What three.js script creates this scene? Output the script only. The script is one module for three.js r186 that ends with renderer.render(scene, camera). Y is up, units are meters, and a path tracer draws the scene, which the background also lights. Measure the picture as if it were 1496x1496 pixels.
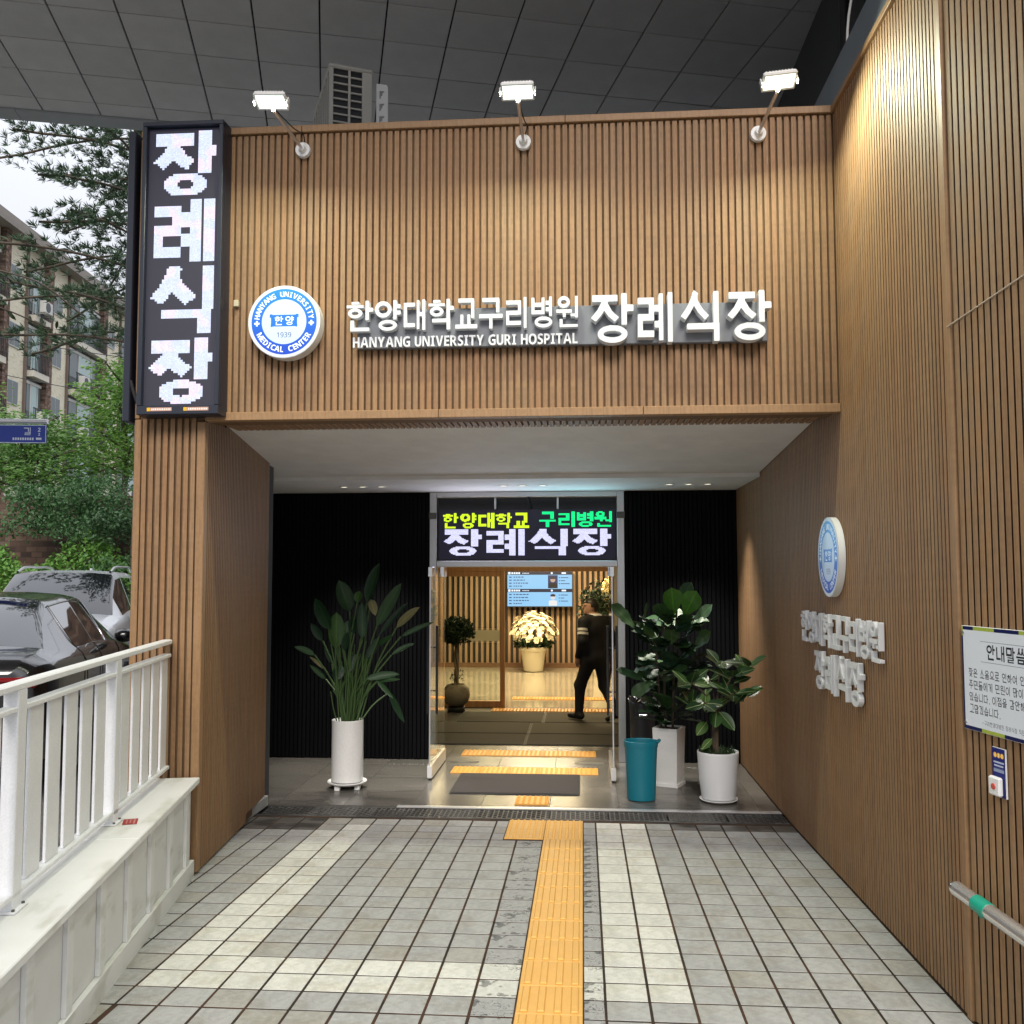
import * as THREE from 'three';
import { mergeGeometries } from 'three/addons/utils/BufferGeometryUtils.js';
import { RectAreaLightUniformsLib } from 'three/addons/lights/RectAreaLightUniformsLib.js';
import { FontLoader } from 'three/addons/loaders/FontLoader.js';
import { TextGeometry } from 'three/addons/geometries/TextGeometry.js';

// ---------------------------------------------------------------- camera, sky, sun, exposure
RectAreaLightUniformsLib.init();
const scene = new THREE.Scene();
const camera = new THREE.PerspectiveCamera(57.09, 1, 0.05, 400);
camera.position.set(0, 2.02, 0);
camera.rotation.order = 'YXZ';
camera.rotation.set(0.0652, 0.0748, -0.0015);
const EXPOSURE = 1.85, FLOOD = 380;

// soft overcast sky (CIE overcast distribution with a little cloud structure)
function hash(x, y, s) { let h = (x * 374761393 + y * 668265263 + s * 1274126177) | 0; h = Math.imul(h ^ (h >>> 13), 1274126177); return ((h ^ (h >>> 16)) >>> 0) / 4294967296; }
function vnoise(x, y, s = 0, px = 0, py = 0) {
  const xi = Math.floor(x), yi = Math.floor(y), fx = x - xi, fy = y - yi;
  const w = (v, p) => (p ? ((v % p) + p) % p : v);
  const u = fx * fx * (3 - 2 * fx), v = fy * fy * (3 - 2 * fy);
  const a = hash(w(xi, px), w(yi, py), s), b = hash(w(xi + 1, px), w(yi, py), s), c = hash(w(xi, px), w(yi + 1, py), s), d = hash(w(xi + 1, px), w(yi + 1, py), s);
  return a + (b - a) * u + (c - a) * v + (a - b - c + d) * u * v;
}
function fbm(x, y, s, n = 4, p = 0, q = p) { let t = 0, a = 0.5, f = 1, m = 0; for (let i = 0; i < n; i++) { t += a * vnoise(x * f, y * f, s + i * 7, p * f, q * f); m += a; a *= 0.5; f *= 2; } return t / m; }
{
  const W = 256, H = 128, d = new Float32Array(W * H * 4);
  for (let j = 0; j < H; j++) for (let i = 0; i < W; i++) {
    const el = ((j + 0.5) / H - 0.5) * Math.PI, s = Math.sin(el);
    let L, c;
    if (s >= 0) {
      const cl = fbm(i / W * 12, s * 5, 3, 4, 12, 0);
      L = 0.95 * (1 + 2 * s) / 3 * (0.9 + 0.2 * cl); c = [0.93 + 0.03 * cl, 0.98, 1.09 - 0.04 * cl];
    } else { L = 0.16; c = [1, 0.97, 0.92]; }
    d.set([L * c[0], L * c[1], L * c[2], 1], (j * W + i) * 4);
  }
  const t = new THREE.DataTexture(d, W, H, THREE.RGBAFormat, THREE.FloatType);
  t.mapping = THREE.EquirectangularReflectionMapping; t.magFilter = THREE.LinearFilter; t.minFilter = THREE.LinearFilter; t.needsUpdate = true;
  scene.background = t; scene.environment = t;
}
const sun = new THREE.DirectionalLight(0xfff7ee, 1.5);
sun.position.set(2, 16, 14); sun.target.position.set(0, 0, -7); scene.add(sun, sun.target);
sun.castShadow = true; sun.shadow.radius = 45; sun.shadow.mapSize.set(2048, 2048);
Object.assign(sun.shadow.camera, { left: -30, right: 30, top: 30, bottom: -30, near: 0.5, far: 90 });
const renderer = new THREE.WebGLRenderer({ antialias: true });
renderer.shadowMap.enabled = true;
renderer.toneMapping = THREE.LinearToneMapping;
renderer.toneMappingExposure = EXPOSURE;

// ---------------------------------------------------------------- helpers
const R = Math.PI / 180;
function rng(seed) { let a = seed >>> 0; return () => { a = (a + 0x6D2B79F5) | 0; let t = Math.imul(a ^ (a >>> 15), 1 | a); t = (t + Math.imul(t ^ (t >>> 7), 61 | t)) ^ t; return ((t ^ (t >>> 14)) >>> 0) / 4294967296; }; }
const used = new Map();
function numbered(n) { const k = used.get(n) || 0; used.set(n, k + 1); return k ? n + '_' + String(k).padStart(3, '0') : n; }
function tag(o, label, category, group, kind) { o.userData.label = label; o.userData.category = category; if (group) o.userData.group = group; if (kind) o.userData.kind = kind; return o; }
function thing(name, label, category, pos = [0, 0, 0], turn = 0, group) {
  const o = new THREE.Group(); o.name = numbered(name); scene.add(o); o.position.set(...pos); o.rotation.y = turn; return tag(o, label, category, group);
}
function mesh(name, geo, mat, parent) {
  const m = new THREE.Mesh(Array.isArray(geo) ? mg(geo) : geo, mat); m.name = name; m.castShadow = m.receiveShadow = true;
  if (parent) { const n = parent.userData.kids || (parent.userData.kids = {}); const k = n[name] || 0; n[name] = k + 1; if (k) m.name = name + '_' + String(k).padStart(3, '0'); parent.add(m); }
  return m;
}
function top(name, geo, mat, label, category, group) { const m = mesh(numbered(name), geo, mat); scene.add(m); return tag(m, label, category, group); }
function struct(name, geo, mat) { const m = mesh(numbered(name), geo, mat); m.userData.kind = 'structure'; scene.add(m); return m; }
function mg(list) {
  const l = list.map((g) => { let h = g.index ? g.toNonIndexed() : g; for (const k of Object.keys(h.attributes)) if (!['position', 'normal', 'uv', 'color'].includes(k)) h.deleteAttribute(k); if (!h.attributes.uv) h.setAttribute('uv', new THREE.BufferAttribute(new Float32Array(h.attributes.position.count * 2), 2)); return h; });
  return l.length === 1 ? l[0] : mergeGeometries(l, false);
}
// metric texture coordinates from position by the main direction of each face
function boxUV(g, s = 1, ou = 0, ov = 0) {
  if (g.index) g = g.toNonIndexed();
  const p = g.attributes.position, uv = new Float32Array(p.count * 2), a = new THREE.Vector3(), b = new THREE.Vector3(), c = new THREE.Vector3(), n = new THREE.Vector3();
  for (let i = 0; i < p.count; i += 3) {
    a.fromBufferAttribute(p, i); b.fromBufferAttribute(p, i + 1); c.fromBufferAttribute(p, i + 2);
    n.copy(b).sub(a).cross(c.sub(a));
    const ax = Math.abs(n.x), ay = Math.abs(n.y), az = Math.abs(n.z);
    for (let k = 0; k < 3; k++) {
      const x = p.getX(i + k), y = p.getY(i + k), z = p.getZ(i + k);
      let u, v; if (ay >= ax && ay >= az) { u = x; v = z; } else if (ax >= az) { u = z; v = y; } else { u = x; v = y; }
      uv[(i + k) * 2] = u * s + ou; uv[(i + k) * 2 + 1] = v * s + ov;
    }
  }
  g.setAttribute('uv', new THREE.BufferAttribute(uv, 2)); return g;
}
function bx(w, h, d, x = 0, y = 0, z = 0) { return new THREE.BoxGeometry(w, h, d).translate(x, y, z); }
function bxc(x0, x1, y0, y1, z0, z1) { return bx(Math.abs(x1 - x0), Math.abs(y1 - y0), Math.abs(z1 - z0), (x0 + x1) / 2, (y0 + y1) / 2, (z0 + z1) / 2); }
// box with all edges chamfered (44 triangles)
function cb(w, h, d, c, x = 0, y = 0, z = 0) {
  const X = w / 2, Y = h / 2, Z = d / 2, P = [];
  const q = (a, b, e, f) => P.push(a, b, e, a, e, f);
  const V = (sx, sy, sz, k) => [sx * (X - (k === 0 ? 0 : c)), sy * (Y - (k === 1 ? 0 : c)), sz * (Z - (k === 2 ? 0 : c))];
  for (const s of [1, -1]) {
    const o = (l) => (s > 0 ? q(...l) : q(l[3], l[2], l[1], l[0]));
    o([V(s, -1, 1, 0), V(s, -1, -1, 0), V(s, 1, -1, 0), V(s, 1, 1, 0)]);
    o([V(-1, s, 1, 1), V(1, s, 1, 1), V(1, s, -1, 1), V(-1, s, -1, 1)]);
    o([V(-1, -1, s, 2), V(1, -1, s, 2), V(1, 1, s, 2), V(-1, 1, s, 2)]);
  }
  const orient = (l) => { const u = new THREE.Vector3(...l[1]).sub(new THREE.Vector3(...l[0])), v = new THREE.Vector3(...l[2]).sub(new THREE.Vector3(...l[0])); const n = u.cross(v); const m = l.reduce((t, e) => t.add(new THREE.Vector3(...e)), new THREE.Vector3()); if (n.dot(m) < 0) l.reverse(); return l; };
  for (const a of [1, -1]) for (const b of [1, -1]) {
    q(...orient([V(a, b, 1, 0), V(a, b, -1, 0), V(a, b, -1, 1), V(a, b, 1, 1)]));
    q(...orient([V(a, 1, b, 0), V(a, -1, b, 0), V(a, -1, b, 2), V(a, 1, b, 2)]));
    q(...orient([V(1, a, b, 1), V(-1, a, b, 1), V(-1, a, b, 2), V(1, a, b, 2)]));
    for (const e of [1, -1]) { P.push(...orient([V(a, b, e, 0), V(a, b, e, 1), V(a, b, e, 2)])); }
  }
  const g = new THREE.BufferGeometry(); g.setAttribute('position', new THREE.BufferAttribute(new Float32Array(P.flat()), 3)); g.computeVertexNormals();
  g.translate(x, y, z); return boxUV(g);
}
function cbc(x0, x1, y0, y1, z0, z1, c = 0.004) { return cb(Math.abs(x1 - x0), Math.abs(y1 - y0), Math.abs(z1 - z0), c, (x0 + x1) / 2, (y0 + y1) / 2, (z0 + z1) / 2); }
function cyl(r0, r1, h, x = 0, y = 0, z = 0, seg = 20, open = false) { return new THREE.CylinderGeometry(r1, r0, h, seg, 1, open).translate(x, y + h / 2, z); }
function tube(pts, r, seg = 8, n = 0) { const c = new THREE.CatmullRomCurve3(pts.map((p) => new THREE.Vector3(...p)), false, 'centripetal'); return new THREE.TubeGeometry(c, n || Math.max(2, pts.length * 4), r, seg); }
function bar(a, b, r, seg = 8) { const A = new THREE.Vector3(...a), B = new THREE.Vector3(...b), d = B.clone().sub(A), g = new THREE.CylinderGeometry(r, r, d.length(), seg); g.applyQuaternion(new THREE.Quaternion().setFromUnitVectors(new THREE.Vector3(0, 1, 0), d.clone().normalize())); return g.translate((A.x + B.x) / 2, (A.y + B.y) / 2, (A.z + B.z) / 2); }
function lathe(pts, seg = 28) { return new THREE.LatheGeometry(pts.map((p) => new THREE.Vector2(p[0], p[1])), seg); }
function quad(a, b, c, d) { const g = new THREE.BufferGeometry(); g.setAttribute('position', new THREE.BufferAttribute(new Float32Array([...a, ...b, ...c, ...a, ...c, ...d]), 3)); g.setAttribute('uv', new THREE.BufferAttribute(new Float32Array([0, 0, 1, 0, 1, 1, 0, 0, 1, 1, 0, 1]), 2)); g.computeVertexNormals(); return g; }
// textures
function tex(w, h, fn, srgb = true, rx = 1, ry = 1) {
  const d = new Uint8Array(w * h * 4);
  for (let j = 0; j < h; j++) for (let i = 0; i < w; i++) { const c = fn(i / w, j / h, i, j); const o = (j * w + i) * 4; d[o] = Math.max(0, Math.min(255, c[0] * 255)); d[o + 1] = Math.max(0, Math.min(255, c[1] * 255)); d[o + 2] = Math.max(0, Math.min(255, c[2] * 255)); d[o + 3] = 255; }
  const t = new THREE.DataTexture(d, w, h, THREE.RGBAFormat); t.wrapS = t.wrapT = THREE.RepeatWrapping; t.magFilter = THREE.LinearFilter; t.minFilter = THREE.LinearMipmapLinearFilter; t.generateMipmaps = true; t.repeat.set(rx, ry);
  if (srgb) t.colorSpace = THREE.SRGBColorSpace; t.needsUpdate = true; return t;
}
const mix = (a, b, t) => a.map((v, i) => v + (b[i] - v) * t);
const sm = (a, b, x) => { const t = Math.max(0, Math.min(1, (x - a) / (b - a))); return t * t * (3 - 2 * t); };
function S(color, rough = 0.7, o = {}) { return new THREE.MeshStandardMaterial({ color, roughness: rough, ...o }); }
function PH(color, rough, o = {}) { return new THREE.MeshPhysicalMaterial({ color, roughness: rough, ...o }); }
const lin = (r, g, b) => new THREE.Color().setRGB(r, g, b);

// ---------------------------------------------------------------- Hangul built from strokes
// A glyph is a list of signed distance shapes in a unit box, y up.
const LEAD = 'ㄱㄲㄴㄷㄸㄹㅁㅂㅃㅅㅆㅇㅈㅉㅊㅋㅌㅍㅎ', VOW = 'ㅏㅐㅑㅒㅓㅔㅕㅖㅗㅘㅙㅚㅛㅜㅝㅞㅟㅠㅡㅢㅣ', TAIL = ' ㄱㄲㄳㄴㄵㄶㄷㄹㄺㄻㄼㄽㄾㄿㅀㅁㅂㅄㅅㅆㅇㅈㅊㅋㅌㅍㅎ';
function glyph(ch, t = 0.12) {
  const P = [];
  const rect = (x0, y0, x1, y1) => P.push((x, y) => { const dx = Math.abs(x - (x0 + x1) / 2) - (x1 - x0) / 2, dy = Math.abs(y - (y0 + y1) / 2) - (y1 - y0) / 2; return Math.max(dx, dy); });
  const ring = (x0, y0, x1, y1) => { const cx = (x0 + x1) / 2, cy = (y0 + y1) / 2, a = (x1 - x0) / 2, b = (y1 - y0) / 2; const el = (x, y, p, q) => { const k = Math.hypot((x - cx) / p, (y - cy) / q); return (k - 1) * Math.min(p, q); }; const ti = Math.min(t, b * 0.62); P.push((x, y) => Math.max(el(x, y, a, b), -el(x, y, a - Math.min(t, a * 0.62), b - ti))); };
  const leg = (x0, y0, x1, y1, w) => { const dx = x1 - x0, dy = y1 - y0, L = Math.hypot(dx, dy); P.push((x, y) => { const s = ((x - x0) * dx + (y - y0) * dy) / L, bow = 0.06 * Math.sin(Math.PI * Math.max(0, Math.min(1, s / L))) * Math.sign(dx), n = ((x - x0) * -dy + (y - y0) * dx) / L + bow * 0.6; return Math.max(Math.abs(n) - w / 2, Math.max(-s - w * 0.2, s - L)); }); };
  function cons(c, x0, y0, x1, y1) {   // y0 bottom, y1 top
    const h = Math.min(t, (y1 - y0) * 0.34), w = Math.min(t, (x1 - x0) * 0.34), mx = (x0 + x1) / 2, my = (y0 + y1) / 2;
    switch (c) {
      case 'ㄱ': rect(x0, y1 - h, x1, y1); rect(x1 - w, y0, x1, y1); break;
      case 'ㄴ': rect(x0, y0, x0 + w, y1); rect(x0, y0, x1, y0 + h); break;
      case 'ㄷ': rect(x0, y1 - h, x1, y1); rect(x0, y0, x0 + w, y1); rect(x0, y0, x1, y0 + h); break;
      case 'ㄹ': { const k = Math.min(h, (y1 - y0) * 0.2); rect(x0, y1 - k, x1, y1); rect(x1 - w, my, x1, y1); rect(x0, my - k / 2, x1, my + k / 2); rect(x0, y0, x0 + w, my); rect(x0, y0, x1, y0 + k); break; }
      case 'ㅁ': rect(x0, y1 - h, x1, y1); rect(x0, y0, x1, y0 + h); rect(x0, y0, x0 + w, y1); rect(x1 - w, y0, x1, y1); break;
      case 'ㅂ': { const k = Math.min(h, (y1 - y0) * 0.24); rect(x0, y0, x0 + w, y1); rect(x1 - w, y0, x1, y1); rect(x0, y0, x1, y0 + k); rect(x0, my - k * 0.2, x1, my + k * 0.8); break; }
      case 'ㅅ': leg(mx + 0.02, y1, x0 + w * 0.3, y0 + h * 0.3, w); leg(mx - 0.02, y1 - (y1 - y0) * 0.2, x1 - w * 0.3, y0 + h * 0.3, w); rect(mx - w / 2, y1 - (y1 - y0) * 0.3, mx + w / 2, y1); break;
      case 'ㅆ': cons('ㅅ', x0, y0, mx, y1); cons('ㅅ', mx, y0, x1, y1); break;
      case 'ㅇ': ring(x0, y0, x1, y1); break;
      case 'ㅈ': rect(x0 + 0.02, y1 - h, x1 - 0.02, y1); leg(mx + 0.02, y1 - h * 0.6, x0 + w * 0.3, y0 + h * 0.3, w); leg(mx, y1 - h - (y1 - y0) * 0.1, x1 - w * 0.3, y0 + h * 0.3, w); break;
      case 'ㅊ': rect(mx - w, y1 - h * 0.7, mx + w, y1); cons('ㅈ', x0, y0, x1, y1 - h); break;
      case 'ㅎ': { const k = (y1 - y0), b = Math.min(h, k * 0.17); rect(mx - (x1 - x0) * 0.22, y1 - b, mx + (x1 - x0) * 0.22, y1); rect(x0, y1 - b * 1.25 - b, x1, y1 - b * 1.25 + 0.005); ring(x0 + (x1 - x0) * 0.08, y0, x1 - (x1 - x0) * 0.08, y1 - b * 2.35); break; }
      case 'ㄶ': cons('ㄴ', x0, y0, mx - 0.03, y1); cons('ㅎ', mx + 0.03, y0, x1, y1); break;
      default: ring(x0, y0, x1, y1);
    }
  }
  const c = ch.charCodeAt(0) - 0xAC00;
  if (c < 0 || c > 11171) { if (ch === '.') rect(0.1, 0, 0.1 + t * 1.3, t * 1.3); else if (ch === '-') rect(0.2, 0.42, 0.8, 0.42 + t); return P; }
  const L = LEAD[Math.floor(c / 588)], V = VOW[Math.floor((c % 588) / 28)], T = TAIL[c % 28];
  const tail = T !== ' ', b = tail ? 0.4 : 0;      // bottom of the upper part
  const ticks = (xv, x1, n, y0, y1, dir) => { for (let i = 0; i < n; i++) { const y = n === 1 ? (y0 + y1) / 2 + 0.02 : y0 + (y1 - y0) * (0.36 + 0.32 * i); const k = Math.min(t, (y1 - y0) * 0.22); rect(Math.min(xv, x1), y - k / 2, Math.max(xv, x1), y + k / 2); } };
  const v = t * 0.95, yb = tail ? 0.36 : 0;
  if ('ㅏㅑㅣㅓㅕㅐㅔㅖ'.includes(V)) {
    const cy0 = tail ? 0.43 : 0.1, cy1 = tail ? 0.97 : 0.9;
    if (V === 'ㅏ' || V === 'ㅑ') { cons(L, 0.03, cy0, 0.66, cy1); rect(0.72, yb, 0.72 + v, 1); ticks(0.72, 1, V === 'ㅏ' ? 1 : 2, yb, 1); }
    else if (V === 'ㅣ') { cons(L, 0.03, cy0, 0.7, cy1); rect(0.82, yb, 0.82 + v, 1); }
    else if (V === 'ㅓ' || V === 'ㅕ') { cons(L, 0.03, cy0, 0.62, cy1); rect(0.82, yb, 0.82 + v, 1); ticks(0.66, 0.84, V === 'ㅓ' ? 1 : 2, yb, 1); }
    else if (V === 'ㅐ') { cons(L, 0.03, cy0, 0.52, cy1); rect(0.6, yb + 0.03, 0.6 + v * 0.9, 0.98); rect(0.84, yb, 0.84 + v, 1); ticks(0.62, 0.88, 1, yb, 1); }
    else { cons(L, 0.03, cy0, 0.47, cy1); rect(0.6, yb + 0.03, 0.6 + v * 0.9, 0.98); rect(0.84, yb, 0.84 + v, 1); ticks(0.48, 0.64, V === 'ㅔ' ? 1 : 2, yb, 1); }
    if (tail) cons(T, 0.17, 0, V === 'ㅏ' || V === 'ㅑ' ? 0.86 : 0.96, 0.36);
  } else if (V === 'ㅝ') {
    cons(L, 0.08, 0.62, 0.62, 1); const k = t * 0.85; rect(0.02, 0.46, 0.7, 0.46 + k); rect(0.3, 0.33, 0.3 + t, 0.5); rect(0.84, 0.3, 0.84 + v, 1); rect(0.64, 0.34, 0.86, 0.34 + k * 0.8);
    if (tail) cons(T, 0.16, 0, 0.96, 0.26);
  } else {
    const k = Math.min(t, tail ? 0.11 : 0.14), up = 'ㅗㅛ'.includes(V), dn = V === 'ㅜ';
    const yv = tail ? 0.38 : up ? 0.02 : dn ? 0.34 : 0.12;      // bottom of the long bar
    const c0 = yv + k + (up ? (tail ? 0.08 : 0.2) : 0.05);
    cons(L, 0.14, c0, 0.86, 1); rect(0, yv, 1, yv + k);
    if (V === 'ㅗ') rect(0.5 - t / 2, yv, 0.5 + t / 2, c0 + 0.005);
    if (V === 'ㅛ') { rect(0.3 - t / 2, yv, 0.3 + t / 2, c0 + 0.12); rect(0.62 - t / 2, yv, 0.62 + t / 2, c0 + 0.12); }
    if (dn) rect(0.5 - t / 2, tail ? yv - 0.1 : 0, 0.5 + t / 2, yv + k);
    if (tail) cons(T, 0.14, 0, 0.86, dn ? 0.27 : 0.32);
  }
  return P;
}
const inside = (P, x, y) => { let m = 9; for (const f of P) { const d = f(x, y); if (d < m) m = d; } return m; };
// outlines of the union by marching squares, then shapes with holes
function glyphGeo(ch, w, h, depth, t = 0.12, N = 56) {
  const P = glyph(ch, t), pad = 0.04, st = (1 + 2 * pad) / N, F = [];
  for (let j = 0; j <= N; j++) for (let i = 0; i <= N; i++) F.push(inside(P, i * st - pad + 1e-4, j * st - pad + 1e-4));
  const at = (i, j) => F[j * (N + 1) + i], seg = new Map();
  const ptx = (k) => { const d = k & 1, id = k >> 1, i = id % (N + 1), j = (id / (N + 1)) | 0, a = at(i, j), b = d ? at(i, j + 1) : at(i + 1, j), s = a / (a - b); return [(i + (d ? 0 : s)) * st - pad, (j + (d ? s : 0)) * st - pad]; };
  for (let j = 0; j < N; j++) for (let i = 0; i < N; i++) {
    const s = (at(i, j) < 0 ? 1 : 0) | (at(i + 1, j) < 0 ? 2 : 0) | (at(i + 1, j + 1) < 0 ? 4 : 0) | (at(i, j + 1) < 0 ? 8 : 0);
    if (s === 0 || s === 15) continue;
    const B = (j * (N + 1) + i) * 2, Rr = (j * (N + 1) + i + 1) * 2 + 1, T = ((j + 1) * (N + 1) + i) * 2, Lf = (j * (N + 1) + i) * 2 + 1;
    const tb = { 1: [[B, Lf]], 2: [[Rr, B]], 3: [[Rr, Lf]], 4: [[T, Rr]], 5: [[B, Lf], [T, Rr]], 6: [[T, B]], 7: [[T, Lf]], 8: [[Lf, T]], 9: [[B, T]], 10: [[Rr, B], [Lf, T]], 11: [[Rr, T]], 12: [[Lf, Rr]], 13: [[B, Rr]], 14: [[Lf, B]] }[s];
    for (const [a, b] of tb) seg.set(a, b);
  }
  const loops = [];
  while (seg.size) { const s0 = seg.keys().next().value; let k = s0; const l = []; while (seg.has(k)) { l.push(ptx(k)); const n = seg.get(k); seg.delete(k); k = n; } if (l.length > 5) loops.push(simplify(l)); }
  const area = (l) => l.reduce((s, p, i) => { const q = l[(i + 1) % l.length]; return s + p[0] * q[1] - q[0] * p[1]; }, 0) / 2;
  const pin = (p, l) => { let c = false; for (let i = 0, j = l.length - 1; i < l.length; j = i++) if ((l[i][1] > p[1]) !== (l[j][1] > p[1]) && p[0] < ((l[j][0] - l[i][0]) * (p[1] - l[i][1])) / (l[j][1] - l[i][1]) + l[i][0]) c = !c; return c; };
  const outer = loops.filter((l) => area(l) > 0), holes = loops.filter((l) => area(l) < 0 && Math.abs(area(l)) > 1e-4);
  const v2 = (l) => l.map((p) => new THREE.Vector2((p[0] - 0.5) * w, (p[1] - 0.5) * h));
  const shapes = outer.filter((l) => area(l) > 1e-3).map((l) => { const s = new THREE.Shape(v2(l)); for (const q of holes) if (pin(q[0], l)) s.holes.push(new THREE.Path(v2(q))); return s; });
  return new THREE.ExtrudeGeometry(shapes, { depth, bevelEnabled: false });
}
function simplify(l, e = 0.006) {
  const n = l.length, far = l.reduce((b, p, i) => (Math.hypot(p[0] - l[0][0], p[1] - l[0][1]) > b[1] ? [i, Math.hypot(p[0] - l[0][0], p[1] - l[0][1])] : b), [0, 0])[0];
  const dp = (a) => { if (a.length < 3) return a; const A = a[0], B = a[a.length - 1], L = Math.hypot(B[0] - A[0], B[1] - A[1]) || 1e-9; let m = 0, k = 0; for (let i = 1; i < a.length - 1; i++) { const d = Math.abs((B[0] - A[0]) * (A[1] - a[i][1]) - (A[0] - a[i][0]) * (B[1] - A[1])) / L; if (d > m) { m = d; k = i; } } return m > e ? [...dp(a.slice(0, k + 1)).slice(0, -1), ...dp(a.slice(k))] : [A, B]; };
  return [...dp(l.slice(0, far + 1)).slice(0, -1), ...dp([...l.slice(far), l[0]]).slice(0, -1)];
}
// paint a glyph into a painter function: returns coverage 0..1 at (x, y) of the unit box
const gcache = new Map();
function G(ch, t) { const k = ch + t; if (!gcache.has(k)) gcache.set(k, glyph(ch, t)); return gcache.get(k); }
// a small raster to print on: pixels are linear floats, y down
class Print {
  constructor(w, h, c) { this.w = w; this.h = h; this.d = new Float32Array(w * h * 3); for (let i = 0; i < w * h; i++) this.d.set(c, i * 3); }
  put(x, y, c, a = 1) { if (x < 0 || y < 0 || x >= this.w || y >= this.h || a <= 0) return; const o = (y * this.w + x) * 3; for (let k = 0; k < 3; k++) this.d[o + k] += (c[k] - this.d[o + k]) * Math.min(1, a); }
  fill(f, x0, y0, x1, y1, c) { for (let y = Math.max(0, Math.floor(y0)); y < Math.min(this.h, y1); y++) for (let x = Math.max(0, Math.floor(x0)); x < Math.min(this.w, x1); x++) { const a = f(x + 0.5, y + 0.5); if (a > 0) this.put(x, y, typeof c === 'function' ? c(x, y) : c, a); } }
  rect(x0, y0, x1, y1, c) { this.fill(() => 1, Math.round(x0), Math.round(y0), Math.round(x1), Math.round(y1), c); }
  disc(cx, cy, r, c) { this.fill((x, y) => Math.max(0, Math.min(1, r - Math.hypot(x - cx, y - cy) + 0.5)), cx - r - 1, cy - r - 1, cx + r + 1, cy + r + 1, c); }
  han(s, x, y, w, h, c, t = 0.12, gap = 0.12) { for (const ch of s) { if (ch === ' ') { x += w * 0.45; continue; } const P = G(ch, t); this.fill((px, py) => Math.max(0, Math.min(1, 0.5 - inside(P, (px - x) / w, 1 - (py - y) / h) * Math.min(w, h))), x - 1, y - 1, x + w + 1, y + h + 1, c); x += (ch === '.' ? 0.35 : 1 + gap) * w; } return x; }
  tex() { const d = this.d, w = this.w, h = this.h; return tex(w, h, (u, v, i, j) => { const o = ((h - 1 - j) * w + i) * 3; return [d[o], d[o + 1], d[o + 2]]; }); }
}
// canvas lettering (Latin and digits) as a coverage mask added to a Print
function latin(pr, s, cx, cy, size, c, o = {}) {
  const cv = document.createElement('canvas'); cv.width = pr.w; cv.height = pr.h; const g = cv.getContext('2d');
  g.fillStyle = '#000'; g.fillRect(0, 0, pr.w, pr.h); g.fillStyle = '#fff'; g.font = (o.bold === false ? '' : 'bold ') + size + 'px sans-serif'; g.textAlign = 'center'; g.textBaseline = 'middle';
  if (o.ring) { for (let i = 0; i < s.length; i++) { const a = o.a0 + (o.a1 - o.a0) * (s.length > 1 ? i / (s.length - 1) : 0.5); g.save(); g.translate(cx + Math.cos(a) * o.ring, cy + Math.sin(a) * o.ring); g.rotate(o.flip ? a - Math.PI / 2 : a + Math.PI / 2); g.fillText(s[i], 0, 0); g.restore(); } } else { g.save(); g.translate(cx, cy); if (o.sx) g.scale(o.sx, 1); g.fillText(s, 0, 0); g.restore(); }
  const im = g.getImageData(0, 0, pr.w, pr.h).data;
  for (let i = 0; i < pr.w * pr.h; i++) { const a = im[i * 4] / 255; if (a > 0.02) pr.put(i % pr.w, (i / pr.w) | 0, c, a); }
}

// ---------------------------------------------------------------- materials
const T = {};
T.wpc = tex(256, 512, (u, v) => { const g = 0.87 + 0.2 * fbm(u * 64, v * 6, 11, 3, 64, 6) + 0.12 * (fbm(u * 24, v * 48, 21, 3, 24, 48) - 0.5); return [g, g * 0.985, g * 0.96]; }, true, 2, 1);
T.tile = tex(512, 512, (u, v) => {
  const s = hash(Math.floor(u * 512), Math.floor(v * 512), 5), f = fbm(u * 9, v * 9, 31, 4, 9), c = fbm(u * 40, v * 40, 41, 3, 40), st = sm(0.6, 0.75, fbm(u * 6 + 3, v * 6, 61, 4, 6));
  let g = 0.945 + 0.09 * (f - 0.5) + 0.16 * (c - 0.5) + 0.12 * (s - 0.5); if (s > 0.985) g *= 0.75; g *= 1 - 0.05 * st; return [g, g * (1 - 0.008 * st), g * (1 - 0.03 * st)];
});
T.stain = tex(512, 512, (u, v) => {
  const s = hash(Math.floor(u * 512), Math.floor(v * 512), 9), f = fbm(u * 7, v * 7, 131, 5, 7), m = sm(0.42, 0.62, fbm(u * 5, v * 5, 151, 5, 5));
  let g = 0.82 + 0.2 * (f - 0.5) + 0.1 * (s - 0.5); g *= 1 - 0.3 * m; return [g, g * 0.985, g * 0.95];
});
T.porch = tex(512, 512, (u, v) => { const f = fbm(u * 4, v * 14, 71, 5, 4, 14), s = hash(Math.floor(u * 512), Math.floor(v * 512), 15); const g = 0.82 + 0.22 * (f - 0.5) + 0.05 * (s - 0.5); return [g * 1.02, g, g * 0.97]; });
T.carpet = tex(256, 256, (u, v, i, j) => { const s = hash(i, j, 77), q = hash(i >> 1, j >> 1, 78); const g = 0.55 + 0.35 * s + 0.25 * (q - 0.5); return [g, g * 0.97, g * 0.95]; });
T.soft = tex(256, 256, (u, v, i, j) => { const g = 0.96 + 0.07 * (fbm(u * 6, v * 6, 91, 4, 6) - 0.5) + 0.05 * (hash(i, j, 92) - 0.5); return [g, g, g]; });
T.grime = tex(512, 512, (u, v, i, j) => { const f = fbm(u * 5, v * 5, 201, 5, 5), d = sm(0.55, 0.8, fbm(u * 4, v * 10, 211, 5, 4, 10)); const g = 0.98 + 0.06 * (f - 0.5) - 0.11 * d + 0.02 * (hash(i, j, 3) - 0.5); return [g, g * 0.998, g * (0.99 - 0.03 * d)]; });
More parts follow.
